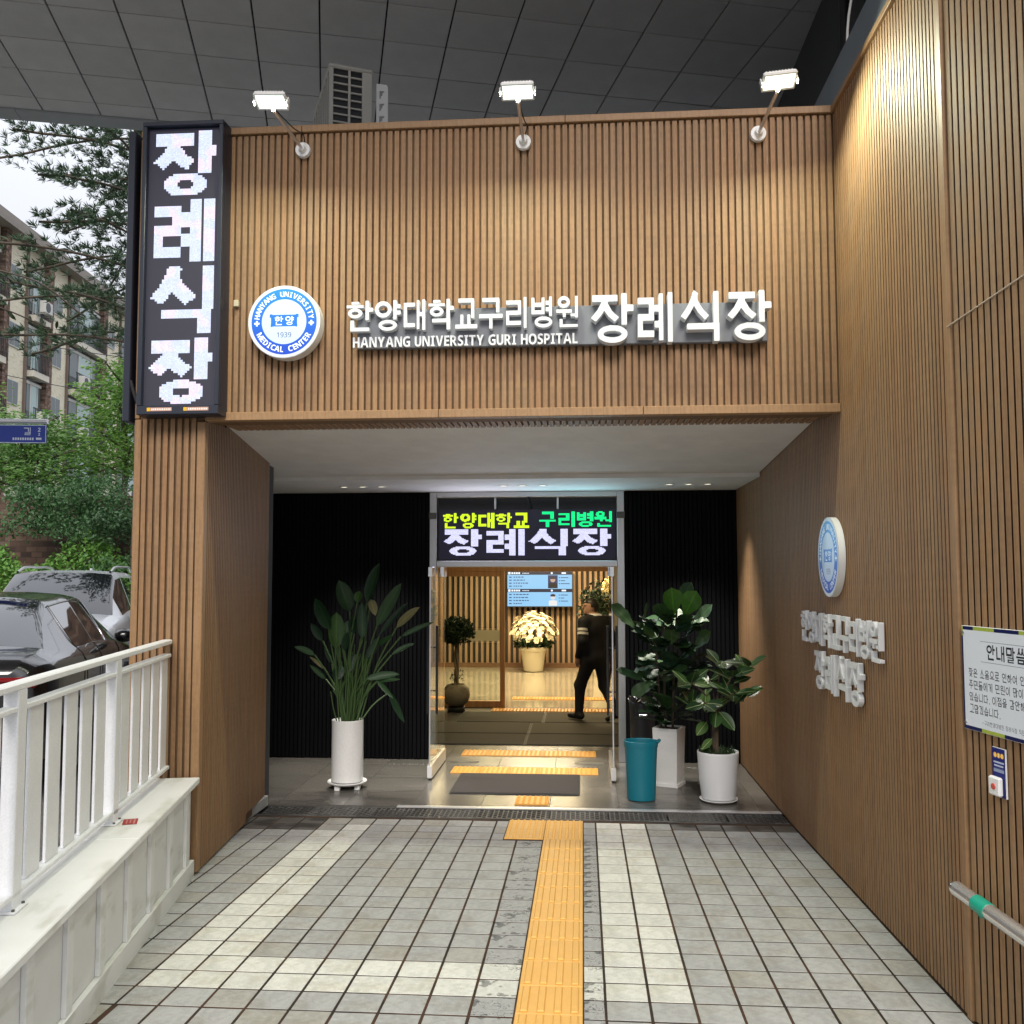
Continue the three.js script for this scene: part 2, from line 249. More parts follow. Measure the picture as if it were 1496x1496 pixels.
T.asph = tex(256, 256, (u, v, i, j) => { const g = 0.8 + 0.3 * (hash(i, j, 33) - 0.5) + 0.3 * (fbm(u * 5, v * 5, 34, 4, 5) - 0.5); return [g, g, g]; });
T.brick = tex(512, 512, (u, v, i, j) => { const row = Math.floor(v * 24), x = u * 12 + (row & 1) * 0.5, fx = x % 1, fy = (v * 24) % 1; const m = fx < 0.05 || fy < 0.12; const h = hash(Math.floor(x) % 12, row, 44); const g = (m ? 0.7 : 0.55 + 0.5 * h) * (0.8 + 0.4 * fbm(u * 6, v * 6, 45, 4, 6)); return [g, g * 0.93, g * 0.9]; });
T.groutmap = tex(256, 256, (u, v, i, j) => { const f = sm(0.35, 0.65, fbm(u * 7, v * 7, 401, 4, 7)), g = 0.6 + 0.35 * f + 0.15 * (hash(i, j, 402) - 0.5); return [g, g * (0.92 - 0.1 * f), g * (0.85 - 0.2 * f)]; });
// traces of old adhesive: wormy grey outlines on the pavers along the tactile strip
T.glue = tex(512, 512, (u, v, i, j) => { const n = fbm(u * 22, v * 22, 421, 3, 22), e = Math.abs(n - 0.5) < 0.018 && fbm(u * 4, v * 4, 431, 3, 4) > 0.47 ? 1 : 0, b = sm(0.66, 0.72, fbm(u * 14, v * 14, 441, 3, 14)), c = fbm(u * 40, v * 40, 451, 3, 40); let g = 0.93 + 0.14 * (c - 0.5) + 0.1 * (hash(i, j, 461) - 0.5); g *= 1 - 0.38 * e - 0.3 * b; return [g, g, g]; });
T.leafv = tex(64, 128, (u, v) => { const c = Math.abs(u - 0.5) * 2, rib = c < 0.07 ? 1 : 0, vein = Math.abs(((v * 9 - c * 1.6) % 1 + 1) % 1 - 0.5) > 0.44 ? 0.35 : 0; const g = 0.8 + 0.1 * (fbm(u * 8, v * 12, 55, 3, 8, 12) - 0.5); const k = Math.max(rib, vein); return [g + 0.2 * k, g + 0.2 * k, g + 0.05 * k]; });
T.wood = tex(256, 256, (u, v) => { const g = 0.85 + 0.25 * (fbm(u * 40, v * 3, 301, 4, 40, 3) - 0.5); return [g, g * 0.97, g * 0.92]; });

const M = {};
// brown wood-composite cladding, a few boards of slightly different tone
M.wpc = [[0.272, 0.155, 0.074], [0.292, 0.168, 0.08], [0.252, 0.142, 0.068], [0.282, 0.152, 0.07], [0.262, 0.158, 0.082], [0.28, 0.168, 0.086]].map((c) => S(lin(...c), 0.62, { map: T.wpc }));
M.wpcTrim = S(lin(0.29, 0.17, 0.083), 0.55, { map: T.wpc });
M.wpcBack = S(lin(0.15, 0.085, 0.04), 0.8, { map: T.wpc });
M.wpcDarkSides = S(lin(0.065, 0.034, 0.015), 0.75);      // darker brown on slat sides and backs, so the groove lines read dark
M.black = [0.0042, 0.0048, 0.0038].map((c) => PH(lin(c, c * 1.1, c * 1.5), 0.7, { specularIntensity: 0.22 }));
M.blackBack = PH(lin(0.0022, 0.0025, 0.0032), 0.9, { specularIntensity: 0.15 });
M.grout = S(lin(0.06, 0.042, 0.028), 0.95, { map: T.groutmap });
M.tileGrey = [0.40, 0.42, 0.385, 0.41, 0.37].map((c, i) => S(lin(c * (i === 4 ? 1.03 : 1), c, c * (i === 4 ? 0.9 : 0.965)), 0.72, { map: T.tile }));
M.tileWet = [0.21, 0.17].map((c) => S(lin(c * 1.02, c * 0.98, c * 0.95), 0.42, { map: T.stain }));
M.tileCream = [0.68, 0.65, 0.7].map((c) => S(lin(c, c * 0.995, c * 0.9), 0.7, { map: T.tile }));
M.yellow = S(lin(0.76, 0.42, 0.10), 0.5, { map: T.soft });
M.yellowIn = S(lin(0.6, 0.28, 0.035), 0.45, { map: T.soft });
M.porch = [0.155, 0.145, 0.165].map((c) => S(lin(c * 1.02, c, c * 0.965), 0.27, { map: T.porch }));
M.lobbyFloor = [0.42, 0.4, 0.44].map((c) => S(lin(c, c * 0.94, c * 0.8), 0.1, { map: T.porch }));
M.steel = S(lin(0.55, 0.55, 0.56), 0.3, { metalness: 0.9 });
M.chrome = S(lin(0.75, 0.75, 0.75), 0.14, { metalness: 1 });
M.railSteel = S(lin(0.8, 0.8, 0.8), 0.22, { metalness: 0.85 });
M.alu = S(lin(0.72, 0.72, 0.74), 0.35, { metalness: 0.8 });
M.iron = S(lin(0.17, 0.17, 0.175), 0.5, { metalness: 0.2, map: T.stain });
M.white = S(lin(0.78, 0.78, 0.77), 0.45, { map: T.soft });
M.ceil = S(lin(0.8, 0.8, 0.81), 0.8, { map: T.soft });
M.railWhite = S(lin(0.82, 0.825, 0.83), 0.4, { map: T.soft });
M.parWhite = S(lin(0.78, 0.78, 0.77), 0.55, { map: T.grime });
M.parPanel = S(lin(0.74, 0.74, 0.73), 0.6, { map: T.grime });
M.dark = S(lin(0.012, 0.013, 0.016), 0.45);
M.navy = S(lin(0.012, 0.016, 0.03), 0.4);
M.canopy = [0.6, 0.575, 0.62].map((c) => S(lin(c, c, c * 0.99), 0.6, { map: T.soft }));
M.canopyGap = S(lin(0.02, 0.02, 0.02), 0.9);
M.fascia = S(lin(0.38, 0.4, 0.42), 0.5, { map: T.soft });
M.beam = S(lin(0.13, 0.16, 0.19), 0.5, { map: T.soft });
M.conc = S(lin(0.42, 0.41, 0.39), 0.85, { map: T.soft });
M.darkWall = S(lin(0.05, 0.052, 0.055), 0.85, { map: T.soft });
M.carpet = S(lin(0.062, 0.056, 0.055), 0.95, { map: T.carpet });
M.carpet2 = S(lin(0.05, 0.044, 0.034), 0.95, { map: T.carpet });
M.rubber = S(lin(0.015, 0.015, 0.015), 0.8);
M.glass = PH(lin(0.93, 0.97, 0.95), 0.02, { transmission: 1, thickness: 0, ior: 1.5 });
M.oak = S(lin(0.45, 0.235, 0.09), 0.5, { map: T.wood });
M.asph = S(lin(0.23, 0.225, 0.215), 0.88, { map: T.asph });
M.soil = S(lin(0.03, 0.022, 0.015), 0.95);
for (const [k, s] of [['carpet', 6], ['carpet2', 6]]) { M[k].map = T.carpet.clone(); M[k].map.repeat.set(s, s); M[k].map.needsUpdate = true; }
M.tileGrey.concat(M.tileCream, M.tileWet).forEach((m) => { m.map = m.map.clone(); m.map.repeat.set(1.1, 1.1); m.map.needsUpdate = true; });

// ---------------------------------------------------------------- ground
const SL = 0.0257, yr = (z) => 0.202 + SL * z;       // the paved ramp falls towards the door
struct('asphalt_ground', boxUV(new THREE.PlaneGeometry(260, 260).rotateX(-Math.PI / 2).translate(-60, -0.35, -60), 0.5), M.asph);
// the ramp: bed, square pavers with open joints, yellow tactile blocks
const ramp = new THREE.Group(); ramp.name = 'ramp_paving'; ramp.userData.kind = 'structure'; ramp.position.y = 0.202; ramp.rotation.x = -Math.atan(SL); scene.add(ramp);
mesh('joint_bed', boxUV(bxc(-3.2, 1.9, -0.2, -0.0024, -7.87, 4.2), 0.8), M.grout, ramp);
{
  const X0 = -0.5104, Z0 = -7.819, r = rng(5), tw = 0.187, td = 0.1865;
  const geos = []; for (let i = 0; i < 9; i++) geos.push(boxUV(cb(tw, 0.03, td, 0.0016), 1, r() * 3, r() * 3));
  const part = (w, i) => boxUV(cb(w, 0.03, td, 0.0016), 1, i * 0.37, i * 0.71);
  const cells = [];
  for (let i = -1; i < 58; i++) for (let k = -13; k <= 10; k++) {
    const z = Z0 + 0.2 * (i + 0.5); if (i === -1) continue;
    let xa = X0 + 0.2 * k, xb = xa + 0.2;
    if (k === 10) xb = 1.662;
    const strip0 = z < -7.25 ? -0.61 : -0.31, strip1 = -0.011;
    if (xa >= strip0 - 0.02 && xb <= strip1 + 0.02) continue;
    if (xa < strip0 && xb > strip0 + 0.02) xb = strip0; else if (xa < strip1 && xb > strip1) xa = strip1;
    const left = z < -6.15 ? -2.545 + (z + 6.15) * 0.1146 : -2.526 + (z + 5.96) * 0.1937;
    if (xb < left - 0.02) continue;
    const cream = (k === -8 || k === -7 || k === 3 || k === 4) && i < 17 || ((i === 15 || i === 16) && k >= -8 && k <= 4);
    const wet = fbm(k * 0.33 + 4, i * 0.4, 17, 3) + (k < -6 ? 0.22 : 0) - i * 0.055;
    cells.push({ xa, xb, z, i, k, cream, wet });
  }
  const vis = cells.filter((c) => c.z < -4.2), near = cells.filter((c) => c.z >= -4.2);
  vis.sort((a, b) => b.z - a.z);
  const place = (c, g) => g.clone().rotateZ((r() - 0.5) * 0.006).translate((c.xa + c.xb) / 2, -0.015 - r() * 0.0022, c.z);
  M.tileGlue = S(lin(0.38, 0.38, 0.37), 0.72, { map: T.glue }); M.tileGlueC = S(lin(0.64, 0.64, 0.58), 0.72, { map: T.glue }); for (const m of [M.tileGlue, M.tileGlueC]) { m.map = m.map.clone(); m.map.repeat.set(1.4, 1.4); m.map.needsUpdate = true; }
  const matOf = (c) => ((c.k === 0 || c.k === 2) && c.i > 1) ? (c.cream ? M.tileGlueC : M.tileGlue) : c.cream ? (c.wet > 0.72 ? M.tileGrey[4] : M.tileCream[Math.floor(r() * 3)]) : c.wet > 0.8 ? M.tileWet[1] : c.wet > 0.69 ? M.tileWet[0] : M.tileGrey[Math.floor(r() * 5)];
  vis.forEach((c, n) => {
    const full = c.xb - c.xa > 0.199, g = full ? geos[Math.floor(r() * 9)] : part(c.xb - c.xa - 0.011, n % 7);
    c.mat = matOf(c); c.geo = g;
    if (n < 290) { const m = mesh('paver', g, c.mat, ramp); m.position.set((c.xa + c.xb) / 2, -0.015 - r() * 0.0008, c.z); m.rotation.set((r() - 0.5) * 0.006, (r() - 0.5) * 0.012, (r() - 0.5) * 0.008); }
  });
  for (const [nm, list] of [['far_pavers', vis.slice(290)], ['near_pavers', near]]) {
    const by = new Map(); for (const c of list) { const m = c.mat || matOf(c); if (!by.has(m)) by.set(m, []); by.get(m).push(place(c, c.geo || (c.xb - c.xa > 0.199 ? geos[Math.floor(r() * 9)] : part(c.xb - c.xa - 0.009, 2)))); }
    for (const [m, l] of by) mesh(nm, l, m, ramp).userData.kind = 'stuff';
  }
  // tactile blocks: bars along the way, domes at the head
  const bars = [cb(0.297, 0.03, 0.297, 0.003, 0, -0.012, 0)]; for (let q = 0; q < 4; q++) bars.push(cb(0.036, 0.012, 0.268, 0.005, -0.112 + q * 0.0747, 0.0055, 0));
  const domes = [cb(0.297, 0.03, 0.297, 0.003, 0, -0.012, 0)]; for (let q = 0; q < 36; q++) domes.push(new THREE.CylinderGeometry(0.009, 0.0155, 0.008, 8).translate(-0.125 + (q % 6) * 0.05, 0.006, -0.125 + Math.floor(q / 6) * 0.05));
  const gb = boxUV(mg(bars), 1.7), gd = boxUV(mg(domes), 1.7);
  T.gd = gd;
  for (let q = 0; q < 16; q++) { const m = mesh('guiding_block', gb, M.yellow, ramp); m.position.set(-0.1605, 0.0005 + (q % 3) * 0.0008, -7.1 + q * 0.3); }
  for (const [x, z] of [[-0.1605, -7.7], [-0.4605, -7.7], [-0.1605, -7.4], [-0.4605, -7.4]]) mesh('warning_block', gd, M.yellow, ramp).position.set(x, 0.001, z);
}
// drain channel with a cast grating, then the metal sill
{
  const t = thing('drain_grating', 'grey cast iron drain grating running across the foot of the ramp', 'grating', [0, 0, -8.03]);
  mesh('channel', bxc(-2.8, 1.66, -0.12, -0.03, -0.16, 0.16), M.rubber, t);
  mesh('frame', [cbc(-2.75, 1.655, -0.03, 0.004, 0.135, 0.155, 0.002), cbc(-2.75, 1.655, -0.03, 0.006, -0.15, -0.135, 0.002)], M.iron, t);
  for (let i = 0; i < 9; i++) {
    const x = -2.745 + i * 0.488, l = [];
    for (let a = 0; a < 12; a++) { l.push(cb(0.011, 0.02, 0.26, 0.002, x + 0.03 + a * 0.04, -0.008, 0)); for (let b = 0; b < 4; b++) l.push(cb(0.036, 0.018, 0.012, 0.002, x + 0.05 + a * 0.04 - (a === 11 ? 0.01 : 0), -0.008, -0.1 + b * 0.06 + (a & 1) * 0.03).rotateY(0)); }
    mesh('grating_panel', l, M.iron, t);
  }
  top('door_sill', [cbc(-1.62, 1.655, -0.02, 0.012, -8.245, -8.185, 0.004)], M.alu, 'bright aluminium sill strip along the front edge of the porch floor', 'sill');
}
// porch and vestibule floor: large grey tiles
function tiledFloor(name, x0, x1, z0, z1, s, mats, offx, seed, y = 0, joint = 0.004, jm = S(lin(0.07, 0.066, 0.06), 0.9)) {
  const g = new THREE.Group(); g.name = name; g.userData.kind = 'structure'; scene.add(g);
  mesh('joint_bed', bxc(x0, x1, y - 0.15, y - 0.004, z0, z1), jm, g);
  const r = rng(seed), geo = [0, 1, 2, 3].map((i) => boxUV(cb(s - joint, 0.02, s - joint, 0.0012), 0.55, i * 0.31, i * 0.47));
  for (let z = z1; z > z0 + 0.02; z -= s) for (let x = offx; x < x1 - 0.02; x += s) {
    if (x + s < x0) continue; const a = Math.max(x, x0), b = Math.min(x + s, x1), c = Math.max(z - s, z0), full = b - a > s - 1e-3 && z - c > s - 1e-3;
    const m = mesh('floor_tile', full ? geo[Math.floor(r() * 4)] : boxUV(cb(b - a - joint, 0.02, z - c - joint, 0.0012), 0.55, r(), r()), mats[Math.floor(r() * mats.length)], g);
    m.position.set((a + b) / 2, y - 0.01, (z + c) / 2);
  }
  return g;
}
tiledFloor('porch_floor', -3.6, 1.66, -14.36, -8.245, 0.6, M.porch, -3.9, 8);
tiledFloor('lobby_floor', -5.2, 3.6, -20.45, -14.36, 0.6, M.lobbyFloor, -5.2, 12, 0.001, 0.002, S(lin(0.3, 0.28, 0.22), 0.6));
{
  const wb = (x, z, label, n = 5) => { const t = thing('tactile_strip', label, 'tactile strip', [x, 0.004, z], 0, 'yellow tactile strips on the indoor floor'); for (let i = 0; i < n; i++) mesh('warning_block', T.gd, M.yellowIn, t).position.set((i - (n - 1) / 2) * 0.3, 0.004, 0); return t; };
  wb(-0.605, -9.76, 'yellow dotted tactile strip right behind the dark doormat outside the glass doors');
  wb(-0.615, -10.69, 'yellow dotted tactile strip just inside the glass doors, before the grey mats');
  wb(-0.46, -14.05, 'yellow dotted tactile strip at the back edge of the vestibule mats', 6);
  wb(-0.4, -15.35, 'yellow dotted tactile strip on the shiny lobby floor', 5);
  wb(-0.46, -8.5, 'single yellow dotted tactile block on the porch behind the sill', 1);
}
function mat(x0, x1, z0, z1, m, label) { const t = thing('floor_mat', label, 'mat', [0, 0.002, 0]); mesh('pile', boxUV(cbc(x0 + 0.02, x1 - 0.02, 0, 0.012, z0 + 0.02, z1 - 0.02, 0.003), 1), m, t); mesh('rubber_edge', [cbc(x0, x1, 0, 0.006, z0, z0 + 0.02, 0.002), cbc(x0, x1, 0, 0.006, z1 - 0.02, z1, 0.002), cbc(x0, x0 + 0.02, 0, 0.006, z0 + 0.02, z1 - 0.02, 0.002), cbc(x1 - 0.02, x1, 0, 0.006, z0 + 0.02, z1 - 0.02, 0.002)], M.rubber, t); return t; }
mat(-1.24, -0.04, -9.6, -8.73, M.carpet, 'dark grey doormat lying on the porch in front of the open glass doors');
const MR = [[-11.95, -11.2, -1.9, -0.7, 0.9], [-12.85, -11.97, -1.95, -0.7, 0.9], [-13.8, -12.87, -1.75, -0.55, 0.8]];
MR.forEach(([z0, z1, a, b, c], i) => { const w = ['row nearest the glass doors', 'middle row', 'row nearest the inner wooden door'][i]; mat(a, b, z0, z1, M.carpet2, 'left long grey mat in the vestibule, ' + w); mat(b + 0.004, c, z0, z1, M.carpet2, 'right long grey mat in the vestibule, ' + w); });

// ---------------------------------------------------------------- slatted cladding
const PITCH = 0.0452, SW = 0.0325, SD = 0.019;
const slatCache = new Map();
function twoTone(g) {                                  // group 0: front face, group 1: the rest
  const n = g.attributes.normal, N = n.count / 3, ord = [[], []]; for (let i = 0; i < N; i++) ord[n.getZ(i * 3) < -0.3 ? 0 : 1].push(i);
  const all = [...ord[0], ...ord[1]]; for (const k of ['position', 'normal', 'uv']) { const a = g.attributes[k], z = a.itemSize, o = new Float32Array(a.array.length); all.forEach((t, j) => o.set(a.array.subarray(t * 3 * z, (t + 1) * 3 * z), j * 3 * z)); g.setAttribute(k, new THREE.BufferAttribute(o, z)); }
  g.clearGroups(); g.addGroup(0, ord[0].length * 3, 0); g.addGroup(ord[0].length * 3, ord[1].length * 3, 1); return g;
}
function slatGeo(h, v = 0, w = SW, d = SD) { const k = h.toFixed(3) + v + w; if (!slatCache.has(k)) { const c = 0.0025; const s = new THREE.Shape([[-w * 0.26, -d], [w * 0.26, -d], [w / 2, -c], [w / 2 - c * 0.6, 0], [-w / 2 + c * 0.6, 0], [-w / 2, -c]].map((p) => new THREE.Vector2(...p))); let g = new THREE.ExtrudeGeometry(s, { depth: h, bevelEnabled: false }); g.rotateX(-Math.PI / 2); g = twoTone(boxUV(g, 1, v * 0.13, v * 0.29)); slatCache.set(k, g); } return slatCache.get(k); }
// slats along a straight line from A to B (x, z), faces towards n; y0/y1 may be functions of the point
function slats(parent, A, B, y0, y1, mats, seed, pitch = PITCH, w = SW, name = 'slat', skin = null) {
  const r = rng(seed), dx = B[0] - A[0], dz = B[1] - A[1], L = Math.hypot(dx, dz), n = Math.floor(L / pitch), ang = Math.atan2(-dz, dx);
  for (let i = 0; i < n; i++) {
    const s = (i + 0.5) * (L / n), x = A[0] + dx * s / L, z = A[1] + dz * s / L, a = typeof y0 === 'function' ? y0(x, z) : y0, b = typeof y1 === 'function' ? y1(x, z) : y1;
    const m = mesh(name, slatGeo(Math.round((b - a) * 50) / 50, Math.floor(r() * 4), w), [mats[Math.floor(r() * mats.length)], skin || M.wpcDarkSides], parent);
    m.position.set(x, a, z); m.rotation.y = ang;
  }
}
const strip = (A, B, y0, y1, th, off) => { const dx = B[0] - A[0], dz = B[1] - A[1], L = Math.hypot(dx, dz), g = new THREE.BoxGeometry(L, y1 - y0, th); g.translate(L / 2, (y0 + y1) / 2, off); g.rotateY(Math.atan2(-dz, dx)); return g.translate(A[0], 0, A[1]); };
// band above the entrance
const FZ = -6.15;
{
  const t = thing('entrance_facade', 'brown slatted facade band above the entrance, below the dark canopy', 'facade');
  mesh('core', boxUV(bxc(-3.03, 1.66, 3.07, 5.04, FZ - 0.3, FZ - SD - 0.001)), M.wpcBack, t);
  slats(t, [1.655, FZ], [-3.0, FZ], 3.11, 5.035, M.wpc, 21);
  for (const [a, b] of [[-3.03, -1.9], [-1.897, -0.1], [-0.097, 1.66]]) mesh('cap_rail', boxUV(cbc(a, b, 5.037, 5.085, FZ - 0.31, FZ + 0.02, 0.003)), M.wpcTrim, t);
  for (const [a, b] of [[-2.54, -0.95], [-0.947, 0.4], [0.403, 1.66]]) mesh('bottom_rail', boxUV(cbc(a, b, 3.052, 3.108, FZ - 0.06, FZ + 0.02, 0.003)), M.wpcTrim, t);
  // slatted underside
  mesh('soffit_board', boxUV(bxc(-2.56, 1.64, 3.092, 3.1, -6.76, FZ - 0.062)), M.wpcBack, t);
  for (let i = 0; i < 92; i++) { const x = -2.52 + i * PITCH; const m = mesh('soffit_slat', boxUV(cb(SW, 0.016, 0.52, 0.002)), M.wpc[i % 4], t); m.position.set(x, 3.083, -6.475); }
  const seam = mesh('panel_seam', bxc(-0.9455, -0.9425, 3.11, 3.5, FZ - 0.004, FZ + 0.001), M.dark, t);
}
// pillar on the left with the splayed wall of the recess
const LW0 = [-2.545, FZ], LW1 = [-2.785, -8.19];
{
  const t = thing('entrance_pillar', 'brown slatted pillar beside the white ramp railing, carrying the vertical sign', 'pillar');
  const sh = new THREE.Shape([[-3.03 + SD, -FZ + SD], [-2.545 - SD, -FZ + SD], [-2.785 - SD, 8.19], [-3.03 + SD, 8.19]].map((p) => new THREE.Vector2(p[0], p[1])));
  const g = new THREE.ExtrudeGeometry(sh, { depth: 5.02, bevelEnabled: false }).rotateX(-Math.PI / 2).translate(0, 0.02, 0);
  mesh('core', boxUV(g), M.wpcBack, t);
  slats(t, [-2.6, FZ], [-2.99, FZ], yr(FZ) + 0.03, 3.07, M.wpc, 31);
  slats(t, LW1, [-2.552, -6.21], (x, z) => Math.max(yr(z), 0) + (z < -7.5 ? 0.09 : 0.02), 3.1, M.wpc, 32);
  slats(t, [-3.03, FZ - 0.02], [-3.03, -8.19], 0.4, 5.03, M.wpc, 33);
  mesh('corner_post', boxUV(cbc(-2.598, -2.541, yr(FZ) + 0.02, 3.05, FZ - 0.056, FZ + 0.004, 0.004)), M.wpcTrim, t);
  mesh('corner_post', boxUV(cbc(-3.036, -2.99, yr(FZ) + 0.02, 3.07, FZ - 0.05, FZ + 0.004, 0.004)), M.wpcTrim, t);
  mesh('corner_post', boxUV(cbc(-3.036, -3.005, 3.075, 5.03, FZ - 0.05, FZ + 0.006, 0.004)), M.wpcTrim, t);
  mesh('plinth', boxUV(bxc(-3.02, -2.62, 0, 0.06, -6.6, FZ - 0.02)), M.rubber, t);
  mesh('skirting', boxUV(cbc(-2.83, -2.757, 0, 0.085, -8.2, -7.6, 0.003)).rotateY(0), M.conc, t);
}
// long side wall on the right, bending outwards in front
const BEND = [1.66, -4.34], BD = [Math.sin(0.19), Math.cos(0.19)], BE = [BEND[0] + BD[0] * 1.8, BEND[1] + BD[1] * 1.8];
{
  const t = thing('side_wall', 'long brown slatted wall on the right of the ramp, running into the porch', 'wall');
  mesh('core', boxUV(bxc(1.66 + SD + 0.001, 1.95, -0.1, 5.04, -10.35, -4.33)), M.wpcBack, t);
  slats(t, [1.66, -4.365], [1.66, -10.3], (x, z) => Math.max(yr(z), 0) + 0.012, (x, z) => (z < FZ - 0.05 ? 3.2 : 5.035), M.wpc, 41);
  mesh('corner_post', boxUV(cbc(1.655, 1.72, yr(-4.34), 5.035, -4.364, -4.32, 0.004)), M.wpcTrim, t);
  mesh('cap_rail', boxUV(cbc(1.64, 1.95, 5.037, 5.075, FZ + 0.021, -4.32, 0.003)), M.wpcTrim, t);
  mesh('roof_beam', boxUV(cbc(1.662, 1.9, 5.077, 5.34, -10.2, -4.3, 0.004)), M.beam, t);
  const u = thing('flared_wall', 'brown slatted wall turning outward beyond the bend, carrying the notice board', 'wall');
  mesh('core', boxUV(strip([BEND[0] + 0.002, BEND[1] + 0.03], BE, -0.1, 5.04, 0.2, -0.101 - SD)), M.wpcBack, u);
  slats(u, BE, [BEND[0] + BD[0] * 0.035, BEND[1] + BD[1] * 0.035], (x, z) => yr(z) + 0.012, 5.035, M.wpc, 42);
  mesh('cap_rail', boxUV(strip([BEND[0], BEND[1] + 0.025], BE, 5.037, 5.075, 0.3, -0.13)), M.wpcTrim, u);
  mesh('roof_beam', boxUV(strip([BEND[0] + 0.01, BEND[1] + 0.05], BE, 5.077, 5.34, 0.2, -0.12)), M.beam, u);
}
// black ribbed walls either side of the door
for (const [a, b, label, s] of [[-3.6, -1.684, 'black ribbed wall left of the glass doors, behind the tall paddle-leaf plant', 51], [0.454, 1.66, 'black ribbed wall right of the glass doors, behind the two potted fig plants', 52]]) {
  const t = thing('ribbed_wall', label, 'wall'); mesh('core', bxc(a, b, 0, 2.92, -10.6, -10.316), M.blackBack, t);
  slats(t, [b, -10.3], [a, -10.3], 0.012, 2.915, M.black, s, 0.0452, 0.036, 'rib', M.blackBack);
}
// porch ceiling: sloping front part, a lip, then the level part with downlights
{
  const g = new THREE.Group(); g.name = 'porch_ceiling'; g.userData.kind = 'structure'; scene.add(g);
  const slope = new THREE.Shape([[6.79, 3.105], [8.9, 2.957], [8.9, 3.2], [6.79, 3.2]].map((p) => new THREE.Vector2(...p)));
  mesh('sloping_panel', boxUV(new THREE.ExtrudeGeometry(slope, { depth: 4.62, bevelEnabled: false }).rotateY(Math.PI / 2).translate(-2.97, 0, 0)), M.ceil, g); mesh('side_panel', boxUV(bxc(-3.6, -2.971, 3.0, 3.2, -8.9, -8.2)), M.ceil, g);
  mesh('level_panel', boxUV(bxc(-3.6, 1.655, 2.92, 3.2, -10.33, -8.902)), M.ceil, g);
  mesh('closing_wall', boxUV(bxc(-3.75, -3.6, 0, 3.3, -10.6, -8.19)), M.darkWall, g);
  mesh('closing_wall', boxUV(bxc(-3.6, -2.82, 0, 3.3, -8.4, -8.2)), M.darkWall, g);
  mesh('roof_slab', bxc(-3.0, 1.64, 3.3, 3.5, -10.9, FZ - 0.31), M.darkWall, g); mesh('roof_slab', bxc(-3.75, -3.001, 3.301, 3.5, -10.9, -8.2), M.darkWall, g);
}
// the building above and to the right, the roof the outdoor unit stands on
struct('roof_deck', boxUV(bxc(-3.0, 1.66, 4.7, 4.9, -14, FZ - 0.31)), M.darkWall);
{
  const t = thing('hospital_block', 'dark building mass rising above the slatted wall on the right', 'building');
  mesh('upper_wall', boxUV(bxc(2.15, 2.5, 5.0, 7.1, -14, -5.9)), M.darkWall, t);
  mesh('column', boxUV(cbc(1.86, 2.5, 5.34, 7.1, -5.88, -5.3, 0.01)), M.conc, t);
  mesh('rear_wall', boxUV(bxc(1.97, 9, -0.3, 7.1, -14, -13.8)), M.darkWall, t);
  mesh('side_block', boxUV(bxc(2.55, 9, -0.3, 7.09, -13.7, -4.2)), M.darkWall, t);
  mesh('pipe', [bar([1.98, 5.3, -6.4], [1.98, 7.1, -6.4], 0.03, 10), bar([2.02, 5.3, -7.1], [2.02, 7.1, -7.1], 0.04, 10)], M.dark, t);
  top('loose_cable', tube([[1.80, 7.1, -6.0], [1.79, 6.5, -6.02], [1.80, 6.0, -6.0], [1.74, 5.6, -6.03], [1.73, 5.36, -6.05]], 0.009, 6), S(lin(0.6, 0.6, 0.58), 0.6), 'pale loose cable hanging in front of the dark wall above the beam', 'cable');
}
// big canopy overhead: square metal panels on a grid turned 15.4 degrees
{
  const t = thing('canopy', 'large dark grey panelled canopy overhead with an open grid of joints', 'canopy', [-6.31, 0, -9.52], 15.4 * R);
  const Y = 7.12, s = 0.6, NX0 = -12, NX1 = 17, NZ = 13;
  mesh('deck', bxc(NX0 * s, NX1 * s, Y + 0.022, Y + 0.5, 0, NZ * s - 0.3), M.canopyGap, t);
  const geo = [0, 1, 2].map((i) => boxUV(cb(s - 0.016, 0.03, s - 0.016, 0.003), 1, i * 0.4, i * 0.3)), half = boxUV(cb(s - 0.016, 0.03, 0.27, 0.003), 1);
  const r = rng(9), rest = []; let n = 0;
  for (let j = 0; j < NZ; j++) for (let i = NX0; i < NX1; i++) {
    const x = 0.434 + (i + 0.5) * s, z = j ? -0.32 + (j + 0.5) * s : 0.14;
    if (j < 9 && i >= -6 && i < 15) { n++; const m = mesh('ceiling_panel', j ? geo[Math.floor(r() * 3)] : half, M.canopy[Math.floor(r() * 3)], t); m.position.set(x, Y + 0.005 + r() * 0.003, z); }
    else rest.push((j ? geo[0] : half).clone().translate(x, Y + 0.005, z));
  }
  mesh('outer_panels', rest, M.canopy[0], t).userData.kind = 'stuff';
  for (let i = NX0; i < NX1; i += 4) mesh('fascia_panel', boxUV(cbc(i * s + 0.15, (i + 4) * s + 0.144, Y - 0.03, Y + 0.5, -0.25, -0.004, 0.004)), M.fascia, t);
}

